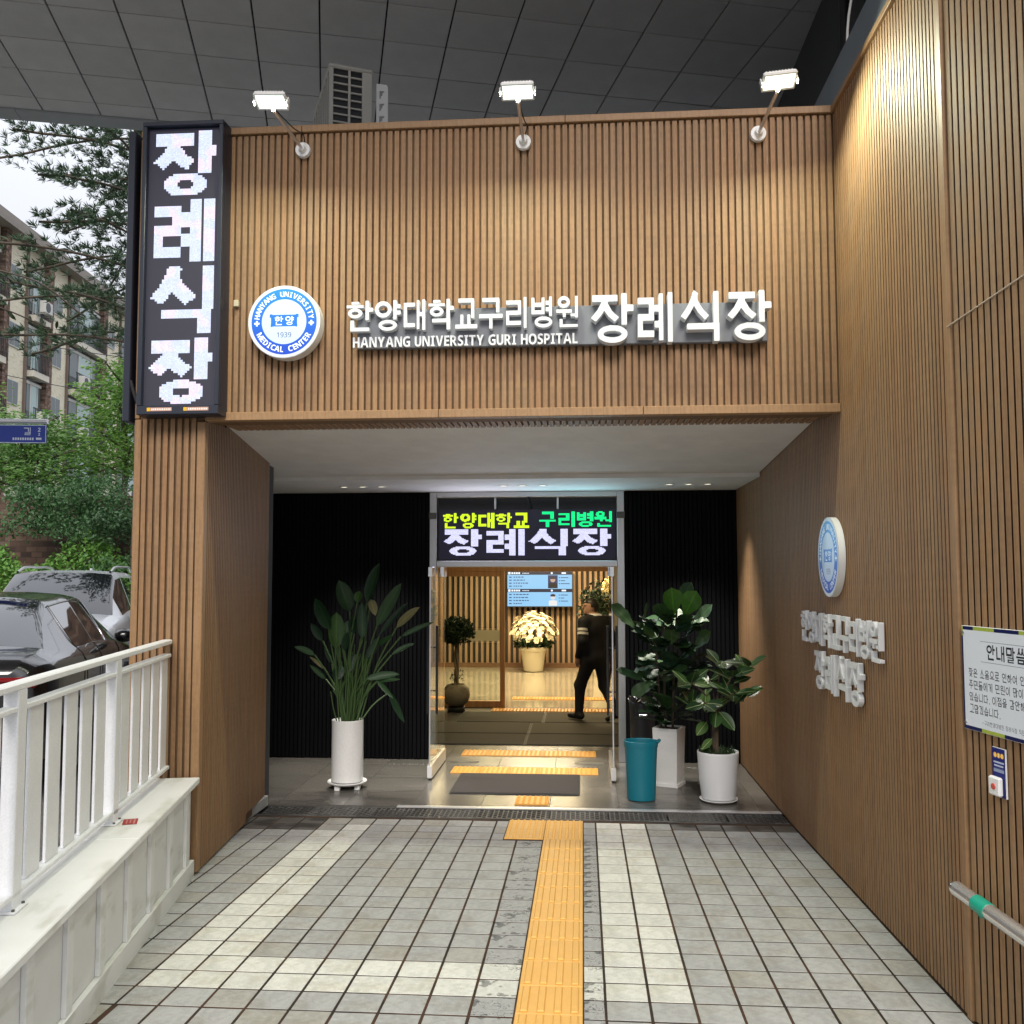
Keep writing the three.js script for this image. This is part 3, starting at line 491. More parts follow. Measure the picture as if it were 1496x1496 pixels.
// ---------------------------------------------------------------- vertical LED sign
const LEDW = [0.82, 0.84, 1.0];
function ledPanel(cols, rows, draw, px = 4) {           // draw(x, y) in LED units (y down) -> [r,g,b] or null
  return tex(cols * px, rows * px, (u, v, i, j) => {
    const x = Math.floor(i / px), y = rows - 1 - Math.floor(j / px), c = draw(x, y), gx = i % px, gy = j % px, gap = gx === px - 1 || gy === px - 1;
    if (c) { const n = 0.93 + 0.14 * hash(x, y, 7); const k = gap ? 0.62 : n; return [c[0] * k, c[1] * k, c[2] * k]; }
    return gap ? [0.03, 0.03, 0.06] : [0.075, 0.07, 0.125];
  });
}
{
  const t = thing('vertical_sign', 'tall black framed LED sign with four stacked white characters on the pillar', 'LED sign', [-2.672, 3.075, -6.0]);
  const s = '장례식장', P = [...s].map((c) => glyph(c, 0.2));
  const cells = [[4, 3, 56, 60], [4, 66, 56, 59], [4, 128, 56, 62], [4, 194, 56, 60]];
  const map = ledPanel(64, 256, (x, y) => { const qx = (x >> 1) * 2 + 1, qy = (y >> 1) * 2 + 1; for (let i = 0; i < 4; i++) { const [a, b, w, h] = cells[i]; if (qx >= a && qx < a + w && qy >= b && qy < b + h && inside(P[i], (qx - a) / w, 1 - (qy - b) / h) < 0.004) { const k = fbm(x * 0.09, y * 0.09, 5, 2); return [0.84 + 0.12 * sm(0.5, 0.7, k), 0.88, 1]; } } return null; });
  const W = 0.56, H = 2.0;
  mesh('cabinet', bxc(-W / 2, W / 2, 0, H, -0.145, -0.03), M.navy, t);
  const panel = mesh('led_panel', new THREE.PlaneGeometry(0.5, 1.9).translate(0, H / 2 + 0.012, -0.028), S(lin(0.02, 0.02, 0.03), 0.5, { emissive: 0xffffff, emissiveMap: map, emissiveIntensity: 0.9 }), t);
  mesh('frame', [cbc(-W / 2, -0.25, 0.06, H - 0.03, -0.03, 0.012, 0.004), cbc(0.25, W / 2, 0.06, H - 0.03, -0.03, 0.012, 0.004), cbc(-W / 2, W / 2, H - 0.03, H, -0.03, 0.012, 0.004), cbc(-W / 2, W / 2, 0, 0.06, -0.03, 0.012, 0.004)], M.navy, t);
  for (const x of [-0.12, 0.13]) {
    const pr = new Print(160, 24, [0.75, 0.5, 0.42]); pr.rect(0, 0, 20, 24, [0.85, 0.68, 0.05]); pr.rect(20, 0, 160, 24, [0.72, 0.55, 0.5]); for (let k = 0; k < 11; k++) pr.rect(30 + k * 11.5, 6, 37 + k * 11.5, 18, [0.93, 0.9, 0.87]);
    mesh('sticker', new THREE.PlaneGeometry(0.17, 0.024).translate(x, 0.034, 0.0135), S(0xffffff, 0.6, { map: pr.tex() }), t);
  }
  const l = new THREE.RectAreaLight(new THREE.Color(0.85, 0.88, 1), 0.55, 0.5, 1.9); l.position.set(-2.672, 4.08, -5.98); l.lookAt(-2.672, 4.08, 5); scene.add(l);
  const u = thing('side_sign', 'slim black sign cabinet fixed to the street side of the pillar', 'sign', [-3.075, 3.05, -6.2]);
  mesh('cabinet', cbc(-0.03, 0.022, 0, 2.02, -0.75, 0.1, 0.005), M.navy, u);
  mesh('bracket', [cbc(0.023, 0.06, 0.3, 0.34, -0.3, -0.26), cbc(0.023, 0.06, 1.6, 1.64, -0.3, -0.26)], M.steel, u);
  mesh('cable_loop', tube([[0.02, 0.28, 0.085], [0.05, 0.2, 0.1], [0.09, 0.1, 0.1], [0.12, 0.06, 0.08]], 0.012, 6), M.rubber, u);
  top('junction_box', cbc(-2.352, -2.32, 3.83, 3.875, FZ, FZ + 0.03, 0.003), S(lin(0.45, 0.4, 0.28), 0.7), 'small beige junction box on the slats beside the vertical sign', 'box');
}
// ---------------------------------------------------------------- round emblem signs
const emblemTex = (() => {
  const N = 640, pr = new Print(N, N, [0.8, 0.83, 0.89]), c = N / 2;
  const blue = [0.07, 0.42, 0.8];
  pr.disc(c, c, N * 0.46, (x, y) => mix([0.1, 0.52, 0.84], [0.05, 0.24, 0.72], y / N)); pr.disc(c, c, N * 0.315, [0.74, 0.8, 0.92]);
  latin(pr, 'HANYANG UNIVERSITY', c, c, 66, [0.93, 0.95, 1], { ring: N * 0.385, a0: -170 * R, a1: -10 * R });
  latin(pr, 'MEDICAL CENTER', c, c, 70, [0.93, 0.95, 1], { ring: N * 0.388, a0: 150 * R, a1: 30 * R, flip: true });
  for (const s of [-1, 1]) { const x = c + s * N * 0.385, y = c + N * 0.02; pr.rect(x - 24, y - 8, x + 24, y + 8, [0.93, 0.95, 1]); pr.rect(x - 8, y - 24, x + 8, y + 24, [0.93, 0.95, 1]); }
  pr.rect(c - 118, c - 62, c + 118, c + 42, blue); for (const s of [-1, 1]) { pr.rect(c + s * 118 - 12, c - 68, c + s * 118 + 12, c - 38, blue); pr.rect(c + s * 112 - 8, c + 20, c + s * 112 + 8, c + 46, blue); }
  pr.han('한양', c - 88, c - 50, 80, 80, [0.93, 0.95, 1], 0.13, 0.2);
  latin(pr, '1939', c, c + 118, 62, [0.25, 0.33, 0.5], { bold: false });
  return pr.tex();
})();
function emblem(label, pos, turn, r, glow, th = 0.1) {
  const t = thing('emblem_sign', label, 'emblem', pos, turn);
  const face = new THREE.CircleGeometry(r - 0.004, 64).translate(0, 0, th + 0.001);
  mesh('disc_face', face, S(0xffffff, 0.35, { map: emblemTex, emissive: 0xffffff, emissiveMap: emblemTex, emissiveIntensity: glow }), t);
  mesh('drum', new THREE.CylinderGeometry(r, r, th - 0.002, 64).rotateX(Math.PI / 2).translate(0, 0, th / 2), M.white, t);
  return t;
}
emblem('round blue and white emblem sign on the facade beside the raised lettering', [-1.975, 3.697, FZ + 0.002], 0, 0.245, 0.04);
emblem('round blue and white emblem sign on the right slatted wall', [1.658, 2.125, -6.35], -Math.PI / 2, 0.262, 0.04, 0.045);
// ---------------------------------------------------------------- raised letters
const LM = S(lin(0.72, 0.73, 0.75), 0.45);
const LF = S(lin(0.6, 0.615, 0.64), 0.45, { emissive: 0xffffff, emissiveIntensity: 0.015 });
async function latinGeo(font, s, size, depth) { const g = new TextGeometry(s, { font, size, depth, curveSegments: 4, bevelEnabled: false }); g.computeBoundingBox(); return g; }
const font = await new FontLoader().loadAsync('fonts/droid/droid_sans_bold.typeface.json');
{
  const t = thing('facade_lettering', 'raised white facade lettering in two languages on a grey backing plate', 'lettering', [0, 0, FZ + 0.002]);
  mesh('backing_plate', cbc(-1.49, 1.2, 3.515, 3.775, 0.0, 0.05, 0.004), S(lin(0.15, 0.16, 0.18), 0.5), t);
  const X = [[-1.556, -1.373], [-1.366, -1.188], [-1.172, -1.02], [-1.008, -0.835], [-0.825, -0.68], [-0.668, -0.512], [-0.494, -0.348], [-0.328, -0.182], [-0.164, -0.016]];
  [...'한양대학교구리병원'].forEach((c, i) => { const [a, b] = X[i]; mesh('letter', glyphGeo(c, b - a, 0.205, 0.055, 0.135).translate((a + b) / 2, 3.722, 0.052), LF, t); });
  const Y = [[0.058, 0.337], [0.357, 0.594], [0.634, 0.893], [0.929, 1.212]];
  [...'장례식장'].forEach((c, i) => { const [a, b] = Y[i]; mesh('large_letter', glyphGeo(c, b - a, 0.325, 0.08, 0.135).translate((a + b) / 2, 3.665, 0.052), LF, t); });
  const s = 'HANYANG UNIVERSITY GURI HOSPITAL', size = 0.062, gs = []; let x = 0;
  for (const ch of s) { if (ch === ' ') { x += 0.026; continue; } const g = await latinGeo(font, ch, size, 0.03); gs.push([ch, g, x - g.boundingBox.min.x]); x += g.boundingBox.max.x - g.boundingBox.min.x + 0.0075; }
  const k = 1.495 / x; for (const [ch, g, o] of gs) { g.translate(o, 0, 0); g.scale(k, 1.12, 1); g.translate(-1.512, 3.517, 0.052); mesh('latin_letter', g, LF, t); }
  const w = thing('wall_lettering', 'raised white characters in two rows on the right slatted wall below the emblem', 'lettering', [1.66, 0, 0], -Math.PI / 2);   // local x runs towards the street
  const n = 9, a0 = -7.22, a1 = -5.32, st = (a1 - a0) / n;
  [...'한양대학교구리병원'].forEach((c, i) => mesh('letter', glyphGeo(c, st * 0.9, 0.225, 0.028, 0.125).translate(a0 + st * (i + 0.5), 1.635, 0.012), LM, w));
  const b0 = -6.83, b1 = -5.69, sb = (b1 - b0) / 4;
  [...'장례식장'].forEach((c, i) => mesh('large_letter', glyphGeo(c, sb * 0.9, 0.265, 0.03, 0.13).translate(b0 + sb * (i + 0.5), 1.355, 0.012), LM, w));
}
// ---------------------------------------------------------------- flood lights on arms
{
  const glow = S(lin(0.8, 0.85, 0.8), 0.3, { emissive: new THREE.Color(0.8, 1, 0.9), emissiveIntensity: 0.85 });
  [[-1.885, -0.03, 'flood light on an arm above the facade, beside the vertical LED sign'], [-0.378, 0, 'flood light on an arm above the middle of the facade lettering'], [1.17, 0.02, 'flood light on an arm in the corner by the right slatted wall']].forEach(([x, dx, label], i) => {
    const t = thing('flood_light', label, 'flood light', [x, 4.905, FZ], 0, 'flood lights along the facade top');
    mesh('base_disc', new THREE.CylinderGeometry(0.05, 0.052, 0.03, 28).rotateX(Math.PI / 2).translate(0, 0, 0.022), M.white, t);
    mesh('collar', [new THREE.CylinderGeometry(0.02, 0.03, 0.03, 16).rotateX(Math.PI / 2).translate(0, 0, 0.05)], M.white, t);
    mesh('arm', bar([0, 0, 0.05], [dx, 0.015, 0.56], 0.011, 10), M.alu, t);
    mesh('arm_cable', tube([[0.012, 0.05, 0.03], [0.03, 0.06, 0.12], [0.02, 0.02, 0.3], [dx, 0.03, 0.55]], 0.004, 5), M.rubber, t);
    const h = new THREE.Group(); h.name = 'lamp_head'; h.position.set(dx, 0.045, 0.6); h.rotation.set(-24 * R, 0, (i === 0 ? -4 : i === 2 ? 7 : 0) * R); t.add(h);
    mesh('housing', [cb(0.20, 0.026, 0.12, 0.008, 0, 0.016, 0), ...[-4, -3, -2, -1, 0, 1, 2, 3, 4].map((k) => cb(0.006, 0.014, 0.1, 0.001, k * 0.019, 0.036, 0))], M.white, h);
    mesh('rim', [cbc(-0.1, 0.1, -0.004, 0.003, 0.048, 0.06, 0.002), cbc(-0.1, 0.1, -0.004, 0.003, -0.06, -0.048, 0.002), cbc(-0.1, -0.09, -0.004, 0.003, -0.048, 0.048, 0.002), cbc(0.09, 0.1, -0.004, 0.003, -0.048, 0.048, 0.002)], M.white, h);
    mesh('lens', bxc(-0.09, 0.09, -0.001, 0.002, -0.048, 0.048), glow, h);
    mesh('yoke', [cbc(-0.112, -0.104, -0.02, 0.03, -0.015, 0.015, 0.002), cbc(0.104, 0.112, -0.02, 0.03, -0.015, 0.015, 0.002)], M.white, h);
    const l = new THREE.RectAreaLight(new THREE.Color(0.95, 1, 0.76), FLOOD * (i === 2 ? 1.1 : 1), 0.175, 0.092); h.add(l); l.position.set(0, -0.006, 0); l.rotation.set(-Math.PI / 2, 0, 0);
  });
}
// ---------------------------------------------------------------- air-conditioner on the roof
{
  const t = thing('roof_condenser', 'beige air-conditioner outdoor unit standing on the roof behind the facade', 'air conditioner', [-1.83, 4.9, -7.2], 24 * R);
  const cream = S(lin(0.55, 0.54, 0.5), 0.5, { map: T.soft });
  const y0 = 0.32, y1 = 1.19, w = 0.17;
  mesh('body', [bxc(-w + 0.012, w - 0.002, y0, y1 - 0.03, -0.95, -0.02)], M.dark, t);
  mesh('lid', cbc(-w - 0.006, w + 0.004, y1 - 0.03, y1, -0.97, 0.006, 0.008), cream, t);
  const bars = [cbc(-w, -w + 0.03, y0, y1 - 0.032, -0.02, 0, 0.003), cbc(w - 0.08, w, y0, y1 - 0.032, -0.02, 0, 0.003), cbc(-0.022, -0.002, y0, y1 - 0.032, -0.02, 0, 0.003)];
  for (let i = 0; i < 14; i++) { const y = y0 + 0.01 + i * 0.0635; bars.push(cbc(-w + 0.031, -0.023, y, y + 0.014, -0.019, -0.001, 0.003), cbc(-0.001, w - 0.081, y, y + 0.014, -0.019, -0.001, 0.003)); }
  mesh('end_grille', bars, cream, t);
  mesh('side_panel', bxc(w - 0.002, w, y0, y1 - 0.032, -0.95, -0.021), cream, t);
  mesh('side_grille', Array.from({ length: 9 }, (_, i) => cbc(-w - 0.002, -w + 0.012, y0, y1 - 0.032, -0.94 + i * 0.112, -0.915 + i * 0.112, 0.003)), cream, t);
  mesh('stand', [cbc(-w, w, 0.002, y0, -0.15, -0.1), cbc(-w, w, 0.002, y0, -0.85, -0.8)], M.steel, t);
  const u = thing('punched_bracket', 'white steel plate with stepped holes beside the roof air conditioner', 'bracket', [-1.6, 4.9, -7.3]);
  const sh = new THREE.Shape([[-0.045, 0.05], [0.05, 0.05], [0.05, 1.05], [0.04, 1.075], [-0.045, 1.09]].map((p) => new THREE.Vector2(...p)));
  for (let i = 0; i < 7; i++) { const y = 0.98 - i * 0.105, q = [[-0.02, 0.045], [0.02, 0.045], [0.02, 0.03], [0.005, 0.03], [0.005, 0.005], [-0.008, 0.005], [-0.008, -0.018], [-0.02, -0.018]]; sh.holes.push(new THREE.Path(q.map((p) => new THREE.Vector2(p[0], p[1] + y)).reverse())); }
  mesh('plate', new THREE.ExtrudeGeometry(sh, { depth: 0.004, bevelEnabled: false }), S(lin(0.75, 0.76, 0.77), 0.5), u);
  mesh('foot', cbc(-0.06, 0.06, 0.002, 0.05, -0.05, 0.05), M.steel, u);
}
// ---------------------------------------------------------------- notice board, call bell, hand rail, cable on the flared wall
const onFlare = (s, out = 0.004) => [BEND[0] + BD[0] * s - BD[1] * out, BEND[1] + BD[1] * s + BD[0] * out], FT = Math.atan2(-BD[1], BD[0]);   // local x towards the street
{
  const W = 0.62, H = 0.445;
  const pr = new Print(892, 640, [0.84, 0.86, 0.89]), nv = [0.06, 0.1, 0.3], gr = [0.62, 0.68, 0.28], ink = [0.08, 0.09, 0.12];
  pr.rect(0, 0, 892, 22, nv); pr.rect(0, 618, 892, 640, nv); pr.rect(0, 0, 14, 640, nv); pr.rect(878, 0, 892, 640, nv);
  pr.rect(120, 0, 330, 22, gr); pr.rect(180, 618, 400, 640, gr); pr.rect(0, 0, 14, 60, gr); pr.rect(560, 0, 720, 22, gr);
  pr.rect(190, 84, 700, 87, [0.45, 0.47, 0.5]); pr.rect(190, 208, 700, 211, [0.45, 0.47, 0.5]);
  pr.han('안내말씀', 250, 100, 82, 92, ink, 0.13, 0.14);
  ['잦은 소음으로 인하여 인근 거주', '주민들에게 민원이 많이 발생하고', '있습니다. 이점을 감안해 주시면', '고맙겠습니다.'].forEach((s, i) => pr.han(s, 62, 258 + i * 74, 42, 54, ink, 0.1, 0.16));
  pr.han('-구리한양대병원 장례식장 직원일동-', 180, 566, 24, 28, [0.25, 0.26, 0.3], 0.08, 0.14);
  const [x, z] = onFlare(0.05 + W / 2, 0.003);
  const t = thing('notice_board', 'white notice board with navy and green edging on the slatted wall', 'notice board', [x, 1.568, z], FT);
  mesh('panel', cb(W, H, 0.012, 0.001, 0, 0, 0.006), M.white, t);
  mesh('printed_face', new THREE.PlaneGeometry(W - 0.004, H - 0.004).translate(0, 0, 0.0135), S(0xffffff, 0.3, { map: pr.tex() }), t);
  mesh('screw', [[-1, -1], [-1, 1], [1, -1], [1, 1]].map(([a, b]) => new THREE.CylinderGeometry(0.006, 0.006, 0.004, 10).rotateX(Math.PI / 2).translate(a * (W / 2 - 0.016), b * (H / 2 - 0.03), 0.0155)), M.steel, t);
  const pb = new Print(110, 270, [0.05, 0.1, 0.42]);
  for (const [i, xx] of [[0, 26], [1, 56], [2, 86]]) { pb.disc(xx, 40, 15, [0.95, 0.7, 0.12]); pb.rect(xx - 3, 30, xx + 3, 50, [0.95, 0.95, 0.9]); }
  for (let k = 0; k < 9; k++) { pb.rect(12 + k * 10, 74, 19 + k * 10, 84, [0.85, 0.88, 0.94]); pb.rect(16 + k * 9, 93, 22 + k * 9, 103, [0.85, 0.88, 0.94]); } pb.rect(10, 116, 100, 134, [0.55, 0.6, 0.7]); pb.rect(10, 112, 100, 113, [0.8, 0.8, 0.9]);
  const [bx0, bz0] = onFlare(0.275, 0.003);
  const u = thing('call_bell', 'blue call bell plate with a white push button under the notice board', 'call bell', [bx0, 1.2, bz0], FT);
  mesh('plate', cb(0.085, 0.2, 0.008, 0.001, 0, 0, 0.004), M.white, u);
  mesh('printed_face', new THREE.PlaneGeometry(0.083, 0.198).translate(0, 0, 0.0092), S(0xffffff, 0.4, { map: pb.tex() }), u);
  mesh('button_box', cb(0.075, 0.078, 0.022, 0.007, -0.006, -0.055, 0.021), M.white, u);
  mesh('push_button', new THREE.CylinderGeometry(0.012, 0.013, 0.006, 18).rotateX(Math.PI / 2).translate(-0.004, -0.055, 0.034), S(lin(0.5, 0.08, 0.06), 0.4), u);
  // hand rail
  const h = thing('hand_rail', 'stainless hand rail end wrapped in plastic with green tape', 'hand rail');
  const rp = (s, y, o = 0.075) => { const [a, b] = onFlare(s, o); return [a, y, b]; };
  const rail = bar(rp(0.05, 0.664), rp(3.6, 0.36), 0.032, 24);
  mesh('pipe', rail, M.railSteel, h);
  mesh('end_cap', new THREE.SphereGeometry(0.0318, 18, 12).translate(...rp(0.0495, 0.664)), M.chrome, h);
  mesh('bracket', [bar(rp(1.2, 0.56), rp(1.2, 0.5, 0.03), 0.007), bar(rp(2.6, 0.44), rp(2.6, 0.38, 0.03), 0.007)], M.steel, h);
  const green = S(lin(0.01, 0.30, 0.2), 0.35);
  const A = rp(0.19, 0.652), B = rp(0.275, 0.6448);
  mesh('tape', [bar(A, B, 0.0345, 24)], green, h);
  const film = PH(lin(0.9, 0.95, 0.95), 0.12, { transmission: 0.9, thickness: 0 });
  const r = rng(4), wr = []; for (let i = 0; i < 14; i++) { const s = 0.25 + r() * 0.2, a = r() * 6.28, p0 = rp(s, 0.664 - (s - 0.05) * 0.0857), q = 0.0215; const u1 = [p0[0] + Math.cos(a) * 0.02, p0[1] - 0.018 - r() * 0.02, p0[2]], u2 = rp(s + 0.05, 0.664 - s * 0.0857 - 0.028); wr.push(quad([p0[0] - 0.004, p0[1] - 0.02, p0[2]], u1, u2, [u2[0], u2[1] + 0.012, u2[2]])); }
  mesh('plastic_wrap', wr, film, h);
  mesh('tape_tail', [quad(rp(0.2, 0.634, 0.085), rp(0.26, 0.625, 0.088), rp(0.245, 0.606, 0.09), rp(0.21, 0.612, 0.088))], green, h);
  top('wall_cable', bar([...(() => { const [a, b] = onFlare(0.0, 0.006); return [a, 3.132, b]; })()], [...(() => { const [a, b] = onFlare(2.6, 0.006); return [a, 3.46, b]; })()], 0.0035, 6), S(lin(0.4, 0.33, 0.26), 0.7), 'thin pale cable rising diagonally across the slatted wall above the notice board', 'cable');
}
// ---------------------------------------------------------------- door front with LED board
{
  const t = thing('door_frame', 'brushed steel door frame around the glass entrance doors', 'door frame', [0, 0, -10.34]);
  mesh('jamb', cbc(-1.682, -1.605, 0.001, 2.918, -0.06, 0.06, 0.003), M.steel, t);
  mesh('jamb', cbc(0.375, 0.452, 0.001, 2.918, -0.06, 0.06, 0.003), M.steel, t);
  mesh('head_bar', cbc(-1.604, 0.374, 2.86, 2.918, -0.055, 0.055, 0.003), M.steel, t);
  mesh('transom_bar', cbc(-1.604, 0.374, 2.095, 2.158, -0.055, 0.058, 0.003), M.steel, t);
  mesh('upper_panel', bxc(-1.604, 0.374, 2.16, 2.858, -0.06, -0.05), PH(lin(0.006, 0.007, 0.01), 0.12), t);
  mesh('clamp', [cbc(-1.69, -1.60, 2.62, 2.69, 0.06, 0.075, 0.003), cbc(0.37, 0.46, 2.62, 2.69, 0.06, 0.075, 0.003)], M.iron, t);
  const u = thing('led_board', 'wide LED board over the glass doors with yellow, green and white characters', 'LED board', [-0.613, 2.17, -10.31]);
  const C = 192, Rw = 54, l1 = '한양대학교', l2 = '구리병원', l3 = '장례식장', it = [];
  [...l1].forEach((c, i) => it.push([glyph(c, 0.19), 3 + i * 19.6, 3, 18, 17, [0.85, 1, 0.12]]));
  [...l2].forEach((c, i) => it.push([glyph(c, 0.19), 110 + i * 20, 2, 18.5, 17, [0.02, 1, 0.55]]));
  [...l3].forEach((c, i) => it.push([glyph(c, 0.19), 4 + i * 47, 20.5, 43, 30, [0.84, 0.84, 1]]));
  const map = ledPanel(C, Rw, (x, y) => { for (const [P, a, b, w, h, c] of it) if (x >= a && x < a + w && y >= b && y < b + h && inside(P, (x + 0.5 - a) / w, 1 - (y + 0.5 - b) / h) < 0) return c; return null; });
  mesh('cabinet', bxc(-0.975, 0.975, 0.0, 0.555, -0.055, -0.004), M.dark, u);
  mesh('led_panel', new THREE.PlaneGeometry(1.93, 0.54).translate(0, 0.278, -0.002), S(lin(0.012, 0.012, 0.02), 0.5, { emissive: 0xffffff, emissiveMap: map, emissiveIntensity: 0.9 }), u);
  mesh('hanger', [cbc(-0.36, -0.335, 0.555, 0.69, -0.04, -0.02), cbc(0.33, 0.355, 0.555, 0.69, -0.04, -0.02)], M.alu, u);
  mesh('cable', tube([[0.02, 0.69, 0.01], [0.03, 0.64, 0.03], [0.045, 0.58, 0.02], [0.04, 0.555, -0.01]], 0.008, 6), M.rubber, u);
  for (const [x, w, c, k] of [[-0.48, 0.95, [0.82, 0.8, 1], 2.4], [0.48, 0.95, [0.45, 0.85, 1], 2.6]]) { const l = new THREE.RectAreaLight(new THREE.Color(...c), k, w, 0.52); l.position.set(-0.613 + x, 2.45, -10.295); l.lookAt(-0.613 + x, 2.45, 0); scene.add(l); }
  // glass leaves, standing open towards the porch
  for (const [x, side, label] of [[-1.51, 1, 'open glass door leaf on the left, standing in front of the black wall by the tall plant'], [0.285, -1, 'open glass door leaf on the right, standing next to the teal bin']]) {
    const d = thing('glass_door', label, 'glass door', [x, 0, -10.27], 0, 'open glass entrance door leaves');
    mesh('pane', bxc(-0.006, 0.006, 0.14, 2.02, 0.02, 0.985), M.glass, d);
    mesh('bottom_rail', cbc(-0.02, 0.02, 0.012, 0.138, 0.015, 0.972, 0.003), M.steel, d);
    mesh('rail_end', cbc(-0.024, 0.024, 0.02, 0.138, 0.973, 0.99, 0.003), M.white, d);
    mesh('top_patch', cbc(-0.022, 0.022, 1.985, 2.09, 0.0, 0.2, 0.003), M.chrome, d);
    mesh('top_patch', cbc(-0.022, 0.022, 1.99, 2.085, 0.86, 0.99, 0.003), M.chrome, d);
    mesh('edge_strip', bxc(-0.0065, 0.0065, 0.14, 1.985, 0.9852, 0.9885), M.alu, d);
    mesh('pull_handle', [cbc(side * 0.045 - 0.012, side * 0.045 + 0.012, 0.62, 1.5, 0.82, 0.844, 0.003), bar([0.007 * side, 0.85, 0.832], [side * 0.04, 0.85, 0.832], 0.008), bar([0.007 * side, 1.28, 0.832], [side * 0.04, 1.28, 0.832], 0.008), cbc(-side * 0.045 - 0.012, -side * 0.045 + 0.012, 0.62, 1.5, 0.82, 0.844, 0.003), bar([-0.007 * side, 0.85, 0.832], [-side * 0.04, 0.85, 0.832], 0.008), bar([-0.007 * side, 1.28, 0.832], [-side * 0.04, 1.28, 0.832], 0.008)], M.dark, d);
    mesh('floor_pivot', cbc(side * 0.05 - 0.03 + (side > 0 ? 0.05 : -0.3), side * 0.05 + 0.03 + (side > 0 ? 0.3 : -0.05), 0.0005, 0.004, 0.02, 0.11, 0.001), M.iron, d);
  }
}
// downlights in the level ceiling
{
  const g = S(lin(0.8, 0.75, 0.6), 0.4, { emissive: new THREE.Color(1, 0.93, 0.75), emissiveIntensity: 1.1 });
  for (const [n, xs] of [['above the tall paddle-leaf plant', [-2.466, -2.269, -2.071]], ['above the LED board', [-0.807, -0.612, -0.403]], ['above the two potted fig plants', [0.878, 1.072, 1.262]]]) xs.forEach((x) => {
    const t = thing('downlight', 'small round recessed downlight ' + n, 'downlight', [x, 2.92, -9.58], 0, 'downlights ' + n);
    mesh('trim_ring', lathe([[0.036, -0.0005], [0.05, -0.001], [0.052, -0.004], [0.048, -0.007], [0.037, -0.004], [0.036, -0.0005]], 24), M.white, t);
    mesh('lens', new THREE.CylinderGeometry(0.0355, 0.0355, 0.002, 24).translate(0, -0.002, 0), g, t);
    const l = new THREE.SpotLight(new THREE.Color(1, 0.93, 0.82), 6, 0, 0.7, 1, 2); l.position.set(x, 2.9, -9.58); l.target.position.set(x, 0, -9.58); l.shadow.radius = 1.5; l.castShadow = true; scene.add(l, l.target);
  });
}
